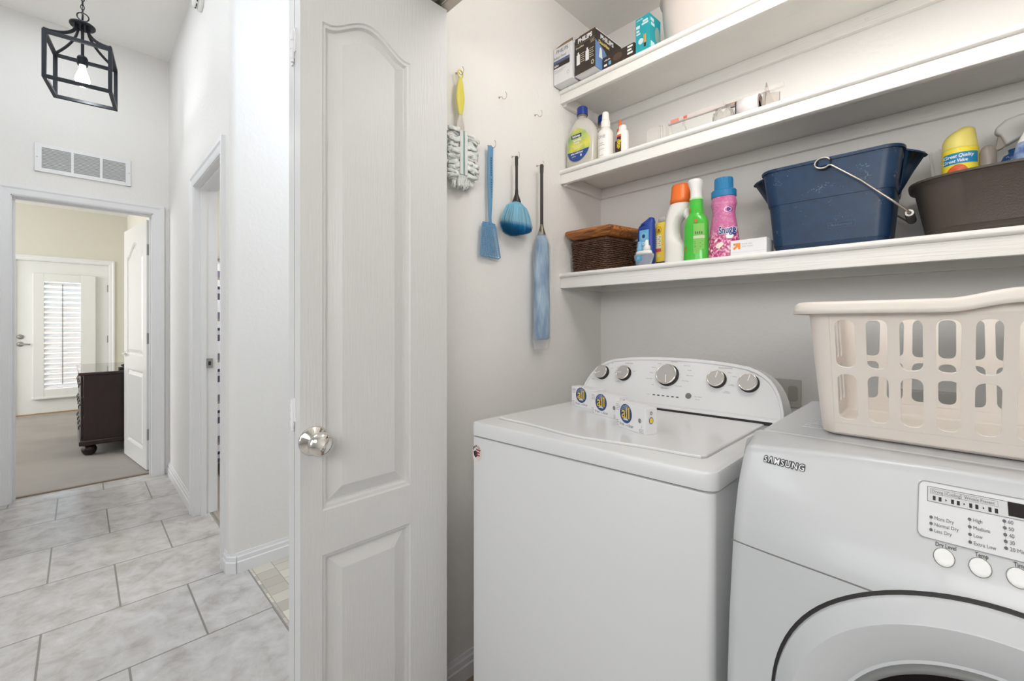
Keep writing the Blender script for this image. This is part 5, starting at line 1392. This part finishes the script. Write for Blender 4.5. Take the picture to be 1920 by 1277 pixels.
for k in range(7): rect(b, .004+k*.004, .0065+k*.004, .1125, .1155+.0015*(k % 3), Fq)
for q in ((.030, .050, .100, .108), (.026, .052, .091, .098), (.003, .018, .085, .096), (.004, .016, .072, .080), (.004, .020, .062, .068)): rect(b, *q, Fq)
disc(b, .022, .036, .010, .011, Fq, 20)
rect(b, .006, .030, .100, .112, lambda u, v: (.0566, u, v)); rect(b, .010, .034, .085, .096, lambda u, v: (.0566, u, v)); rect(b, .008, .034, .004, .028, lambda u, v: (.0566, u, v))
b.build('lettering', mat('pale_ink', (206, 232, 236), .5), t)
b = B(); rect(b, .034, .0375, .025, .055, Fq2); rect(b, .040, .0435, .025, .055, Fq2); b.build('filament_picture', mat('amber_ink', (232, 176, 76), .5), t)
rect(B(), .0345, .0430, .010, .024, Fq2).build('bulb_base_picture', DARKT, t)
epatch(lambda u, v: (.0568, u, v), .055, .062, .018, .030).build('bulb_picture', mat('frosted_picture', (150, 176, 168), .4), t)
# translucent bin
tr2 = mat('frosted_bin', (232, 222, 216), .35, trans=.0, alpha=.86, sss=.1)
t = empty('storage_bin', (-.5500, 1.585, ZT), 0, 'large frosted translucent plastic bin on the top shelf', 'bin')
Lo = [[(x_, y_, z) for x_, y_ in superell(rx, ry, 3.2, 64)] for z, rx, ry in ((0, .155, .110), (.004, .168, .122), (.02, .176, .130), (.10, .186, .138), (.17, .190, .141), (.176, .197, .147), (.18, .197, .147), (.178, .186, .137), (.02, .168, .122), (.006, .14, .10))]
B().loops(Lo).build('bin_body', tr2, t, smooth=True)
t = empty('wire_coil', (-.47, 1.52, ZT+.009), 0, 'small coil of grey wire lying inside the frosted bin', 'wire')
b = B()
for k in range(4): ring(b, (.0, .0, .030+.004*k), .022+.002*k, .024, .3+.15*k, .0016)
b.build('coil', mat('wire_grey', (120, 112, 100), .5), t)

# ================= things on the left wall =================
HK = mat('hook_steel', (205, 198, 192), .25, .8)
HKP = [(.886, 2.034, 'steel cup hook holding the yellow handled duster'), (1.083, 2.026, 'empty steel cup hook nearer the yellow handled duster'), (1.278, 2.028, 'empty steel cup hook nearest the top shelf'), (1.030, 1.834, 'steel cup hook holding the blue fly swatter'), (1.150, 1.828, 'steel cup hook holding the round blue duster'), (1.290, 1.830, 'steel cup hook holding the long wrapped duster')]
hb = [(0, 0, 0), (.010, 0, 0), (.016, .0, -.003), (.019, .001, -.009), (.023, .002, -.013), (.029, .003, -.013), (.034, .004, -.008), (.035, .0045, 0), (.033, .004, .007), (.030, .004, .012)]
hm_ = B().tube(hb, .0013, 8)
hm_.lathe([(0, 0), (.004, 0), (.0035, .0015), (0, .002)], 12, Matrix.Rotation(PI/2, 4, 'Y'))
hme = hm_.mesh('hook'); hme.materials.append(HK)
for f in hme.polygons: f.use_smooth = True
for y, z, lb_ in HKP:
    o = bpy.data.objects.new('cup_hook', hme); C.objects.link(o); o.location = (-1.15, y, z)
    tag(o, lb_, 'hook', 'cup hooks on the left closet wall')
# yellow handled duster
t = empty('duster', (-1.124, .8840, 1.640), 0, 'yellow handled duster with fluffy white strips, nearest the folding door', 'duster')
YH = mat('duster_yellow', (226, 214, 92), .4)
b = B(); P = [(0, .0105*math.cos(a), .3805+.0125*math.sin(a)) for a in [2*PI*k/20 for k in range(20)]]
b.tube(P, .0026, 8, closed=True).build('hang_ring', YH, t, smooth=True)
loft(B(), dense([(.366, .004, .004, 2), (.355, .0045, .010, 2), (.325, .005, .0150, 2), (.300, .005, .0165, 2), (.275, .005, .0140, 2), (.250, .0045, .0085, 2), (.2475, .004, .0075, 2)], 4), 24).build('handle', YH, t, smooth=True)
loft(B(), dense([(.2480, .004, .0065, 2), (.235, .004, .009, 2, 0, .001), (.210, .004, .016, 2, 0, .003), (.195, .0035, .0165, 2, 0, .003)], 3), 20).build('stem', mat('frosted_stem', (206, 200, 192), .4), t, smooth=True)
FZ = mat('fluffy_white', (246, 247, 243), .95, col2=(222, 231, 226), vscale=40, bump=.8, bscale=160)
b = B(); rnd = random.Random(4)
def ribbon(b, p0, p1, w_, sag, wav, n=8):
    p0, p1 = Vector(p0), Vector(p1); d = p1-p0; side = d.cross(Vector((1, 0, 0))).normalized()*w_/2; vs = []
    for i in range(n+1):
        f = i/n; c = p0+d*f+Vector((sag*math.sin(PI*f)+wav*math.sin(f*13+w_*999), 0, 0))
        k = 1-.4*f; vs += [tuple(c-side*k), tuple(c+side*k+Vector((.003*math.sin(f*9), 0, 0)))]
    b.add(vs, [(2*i, 2*i+1, 2*i+3, 2*i+2) for i in range(n)])
for k in range(150):
    z = .035+.155*rnd.random(); s_ = rnd.choice((-1, 1)); ln = .045+.022*rnd.random()
    x0 = rnd.uniform(-.006, .012)
    ribbon(b, (x0, s_*.008, z), (x0+rnd.uniform(-.004, .008), s_*ln+.004, z-rnd.uniform(-.004, .020)), rnd.uniform(.012, .022), rnd.uniform(.003, .012), .0015)
for k in range(26):
    y_ = rnd.uniform(-.03, .03); ribbon(b, (rnd.uniform(-.002, .012), y_, .06), (rnd.uniform(-.002, .010), y_*1.1, rnd.uniform(-.005, .022)), .015, .006, .001)
o = b.build('fluff', FZ, t, smooth=True); o['kind'] = 'stuff'
so = o.modifiers.new('s', 'SOLIDIFY'); so.thickness = .0016
for y_ in (-.009, .010):
    B().box(.016, .0195, y_-.0065, y_+.0065, .045, .188).build('sleeve', mat('duster_sleeve', (226, 228, 224), .8), t, bev=.0015)
B().box(.014, .0165, -.003, .003, .045, .185).build('core_strip', mat('core_teal', (120, 168, 170), .5), t)
# fly swatter
t = empty('fly_swatter', (-1.131, 1.022, 1.434), 0, 'blue plastic fly swatter with a perforated paddle', 'fly swatter')
SW = mat('swatter_blue', (104, 152, 190), .4)
b = B()
path2 = [(0, .002, .392), (0, .001, .34), (.001, .000, .27), (.002, -.002, .20), (.002, -.003, .14), (.001, .0, .115)]
ws = [.0115, .0118, .0120, .0095, .006, .006]
L_ = []
for (x_, y_, z), w_ in zip(path2, ws): L_.append([(x_-.0022, y_-w_, z), (x_+.0022, y_-w_, z), (x_+.0034, y_, z), (x_+.0022, y_+w_, z), (x_-.0022, y_+w_, z)])
B().loops(L_).build('handle', SW, t, bev=.0008)
b = B()
for k in range(16): rect(b, -.0022, .0022, .21+k*.0085+(.008 if k > 7 else 0), .2155+k*.0085+(.008 if k > 7 else 0), lambda u, v: (.0048-.3*abs(.0)*0, u+.001, v))
b.build('tiny_print', mat('print_dark_blue', (58, 88, 120), .5), t)
# paddle: outline + bars
pad = lambda s_, z: (-.036-.009*(1-z/.110)+0, ) if False else None
def pe(z): # left and right edge at height z (0 bottom .. .11 top)
    k = z/.110; return (-.046+.013*k**1.0*.7, .050-.024*k)
b = B(); zt_, zb = .112, .004
edge = []
for i in range(9): z = zb+(zt_-zb)*i/8; edge.append((0, pe(z)[0], z))
edge2 = []
for i in range(9): z = zt_-(zt_-zb)*i/8; edge2.append((0, pe(z)[1], z))
b.tube(edge+[(0, pe(zt_)[0]+.008, zt_+.006), (0, -.006, zt_+.010), (0, .006, zt_+.010), (0, pe(zt_)[1]-.008, zt_+.004)]+edge2+[(0, pe(zb)[1]-.010, zb-.006), (0, pe(zb)[0]+.008, zb-.002)], .0024, 6, closed=True)
for k in range(1, 26):
    z = zb+(zt_-zb)*k/26; l, r_ = pe(z); b.box(-.0007, .0007, l, r_, z-.0012, z+.0012)
for k in range(1, 7):
    f = k/7
    b.tube([(0, pe(zb)[0]+(pe(zb)[1]-pe(zb)[0])*f, zb-.003), (0, pe(zt_)[0]+(pe(zt_)[1]-pe(zt_)[0])*(.25+.5*f), zt_+.006)], .0013, 5)
b.box(-.0015, .0015, pe(zt_)[0]+.002, pe(zt_)[1]-.002, zt_-.006, zt_+.009)
b.build('paddle', SW, t)
# round blue duster
BLK = mat('black_handle', (52, 46, 44), .4)
t = empty('duster', (-1.114, 1.138, 1.528), 0, 'short black handled duster with a round blue fibre head', 'duster')
B().lathe([(0, .128), (.0050, .128), (.0050, .285), (.0046, .286), (.0046, .255), (.0056, .255), (.0058, .283), (.0050, .289), (0, .290)], 16).build('handle', BLK, t, smooth=False)
B().lathe([(.0165, .116), (.0160, .122), (.0065, .150), (.0058, .165), (0, .166)], 20).build('collar', BLK, t, smooth=True)
fb = mat('fibre_blue', (150, 196, 222), .55); n = fb.node_tree.nodes; L = fb.node_tree.links; p = n['Principled BSDF']
tc = n.new('ShaderNodeTexCoord'); sx = n.new('ShaderNodeSeparateXYZ'); L.new(tc.outputs['Object'], sx.inputs[0])
rp = n.new('ShaderNodeValToRGB'); e = rp.color_ramp.elements; mr = n.new('ShaderNodeMapRange'); mr.inputs[1].default_value = 0; mr.inputs[2].default_value = .12; L.new(sx.outputs['Z'], mr.inputs[0]); L.new(mr.outputs[0], rp.inputs[0])
e[0].position = 0; e[0].color = lin((16, 110, 168))+(1,); e[1].position = .9; e[1].color = lin((130, 190, 216))+(1,)
x = e.new(.22); x.color = lin((34, 134, 190))+(1,); x = e.new(.36); x.color = lin((156, 204, 224))+(1,)
L.new(rp.outputs[0], p.inputs['Base Color'])
b = B(); rnd = random.Random(9)
loft(b, dense([(.118, .012, .012, 2), (.095, .020, .030, 2), (.06, .022, .044, 2), (.035, .020, .045, 2), (.022, .012, .030, 2)], 3), 24)
for k in range(2600):
    a = rnd.uniform(0, 2*PI); R1 = math.sqrt(.12+.88*rnd.random())*(.96+.07*rnd.random())
    ex, ey = .034*math.cos(a)*R1, .078*math.sin(a)*R1; zend = .002+.030*(R1*abs(math.sin(a)))**2.2+rnd.uniform(-.003, .006)
    pts = []
    for f in (0, .3, .6, .85, 1): pts.append((ex*(f**.62)+.014*math.cos(a)*(1-f), ey*(f**.62)+.014*math.sin(a)*(1-f), .119-(.119-zend)*(f**1.35)))
    b.tube(pts, [.0012, .0012, .0011, .0009, .0004], 3)
o = b.build('fibre_head', fb, t, smooth=True); o['kind'] = 'stuff'
# long wrapped duster
t = empty('duster', (-1.112, 1.276, 1.100), 0, 'long blue duster with black handle wrapped in a clear plastic sleeve', 'duster')
B().lathe([(0, .466), (.0062, .466), (.0062, .690), (.0072, .690), (.0075, .716), (.0060, .722), (0, .723)], 16).build('handle', BLK, t, smooth=False)
B().lathe([(.0165, .445), (.0150, .452), (.0075, .478), (.0068, .488), (0, .489)], 20).build('collar', mat('dull_ferrule', (120, 112, 100), .35, .6), t, smooth=True)
fl2 = mat('packed_fibre_blue', (70, 122, 168), .6, col2=(158, 192, 216), vscale=34, bstretch=(1, 1, .25), bump=.8, bscale=120)
loft(B(), dense([(.445, .012, .014, 2), (.43, .020, .024, 2), (.40, .025, .031, 2), (.30, .027, .034, 2), (.15, .028, .036, 2), (.07, .028, .036, 2), (.045, .026, .034, 2), (.038, .02, .026, 2)], 4), 32).build('fibre_head', fl2, t, smooth=True)
def Fsl(i, j):
    a = 2*PI*i; z = .002+.455*j; w_ = interp(z, [(0, 1.0), (.03, 1.04), (.40, 1), (.43, .8), (.457, .4)])
    q = 1+.03*math.sin(a*3+z*40)+.02*math.sin(a*7-z*60)
    return (.0300*w_*math.cos(a)*q*(1 if z > .04 else .35+.65*z/.04), .0395*w_*math.sin(a)*q, z)
B().grid(48, 60, Fsl).build('plastic_sleeve', mat('sleeve_clear', (235, 238, 240), .12, alpha=.22, coat=.5), t, smooth=True)

# ================= outlets behind the machines =================
t = empty('wall_outlet', (-.392, 1.745, .962), 0, 'grey wall outlet plate behind the right end of the washer console', 'outlet')
B().box(-.048, .048, -.008, 0, -.052, .045).build('cover_plate', mat('plate_grey', (196, 193, 188), .45), t, bev=.003)
B().prism(rrect(.010, .038, -.03, .024, .008, 4), -.0105, -.008, lambda u, v, d: (u, d, v)).build('socket', mat('socket_grey', (170, 166, 160), .4), t)
t = empty('wall_outlet', (-.035, 1.745, .968), 0, 'light grey dryer outlet with a round black socket behind the laundry basket', 'outlet')
B().box(-.058, .060, -.022, 0, -.075, .038).build('cover_plate', mat('plate_pale', (204, 202, 198), .45), t, bev=.004)
B().lathe([(.033, 0), (.033, .006), (.024, .006), (.024, 0)], 32, Matrix.Translation((.0, -.022, -.028)) @ Matrix.Rotation(PI/2, 4, 'X')).build('socket_ring', BLACKM, t)
B().lathe([(0, 0), (.024, 0), (.024, .003), (0, .003)], 32, Matrix.Translation((.0, -.022, -.028)) @ Matrix.Rotation(PI/2, 4, 'X')).build('socket_face', mat('socket_dark', (70, 68, 66), .5), t)
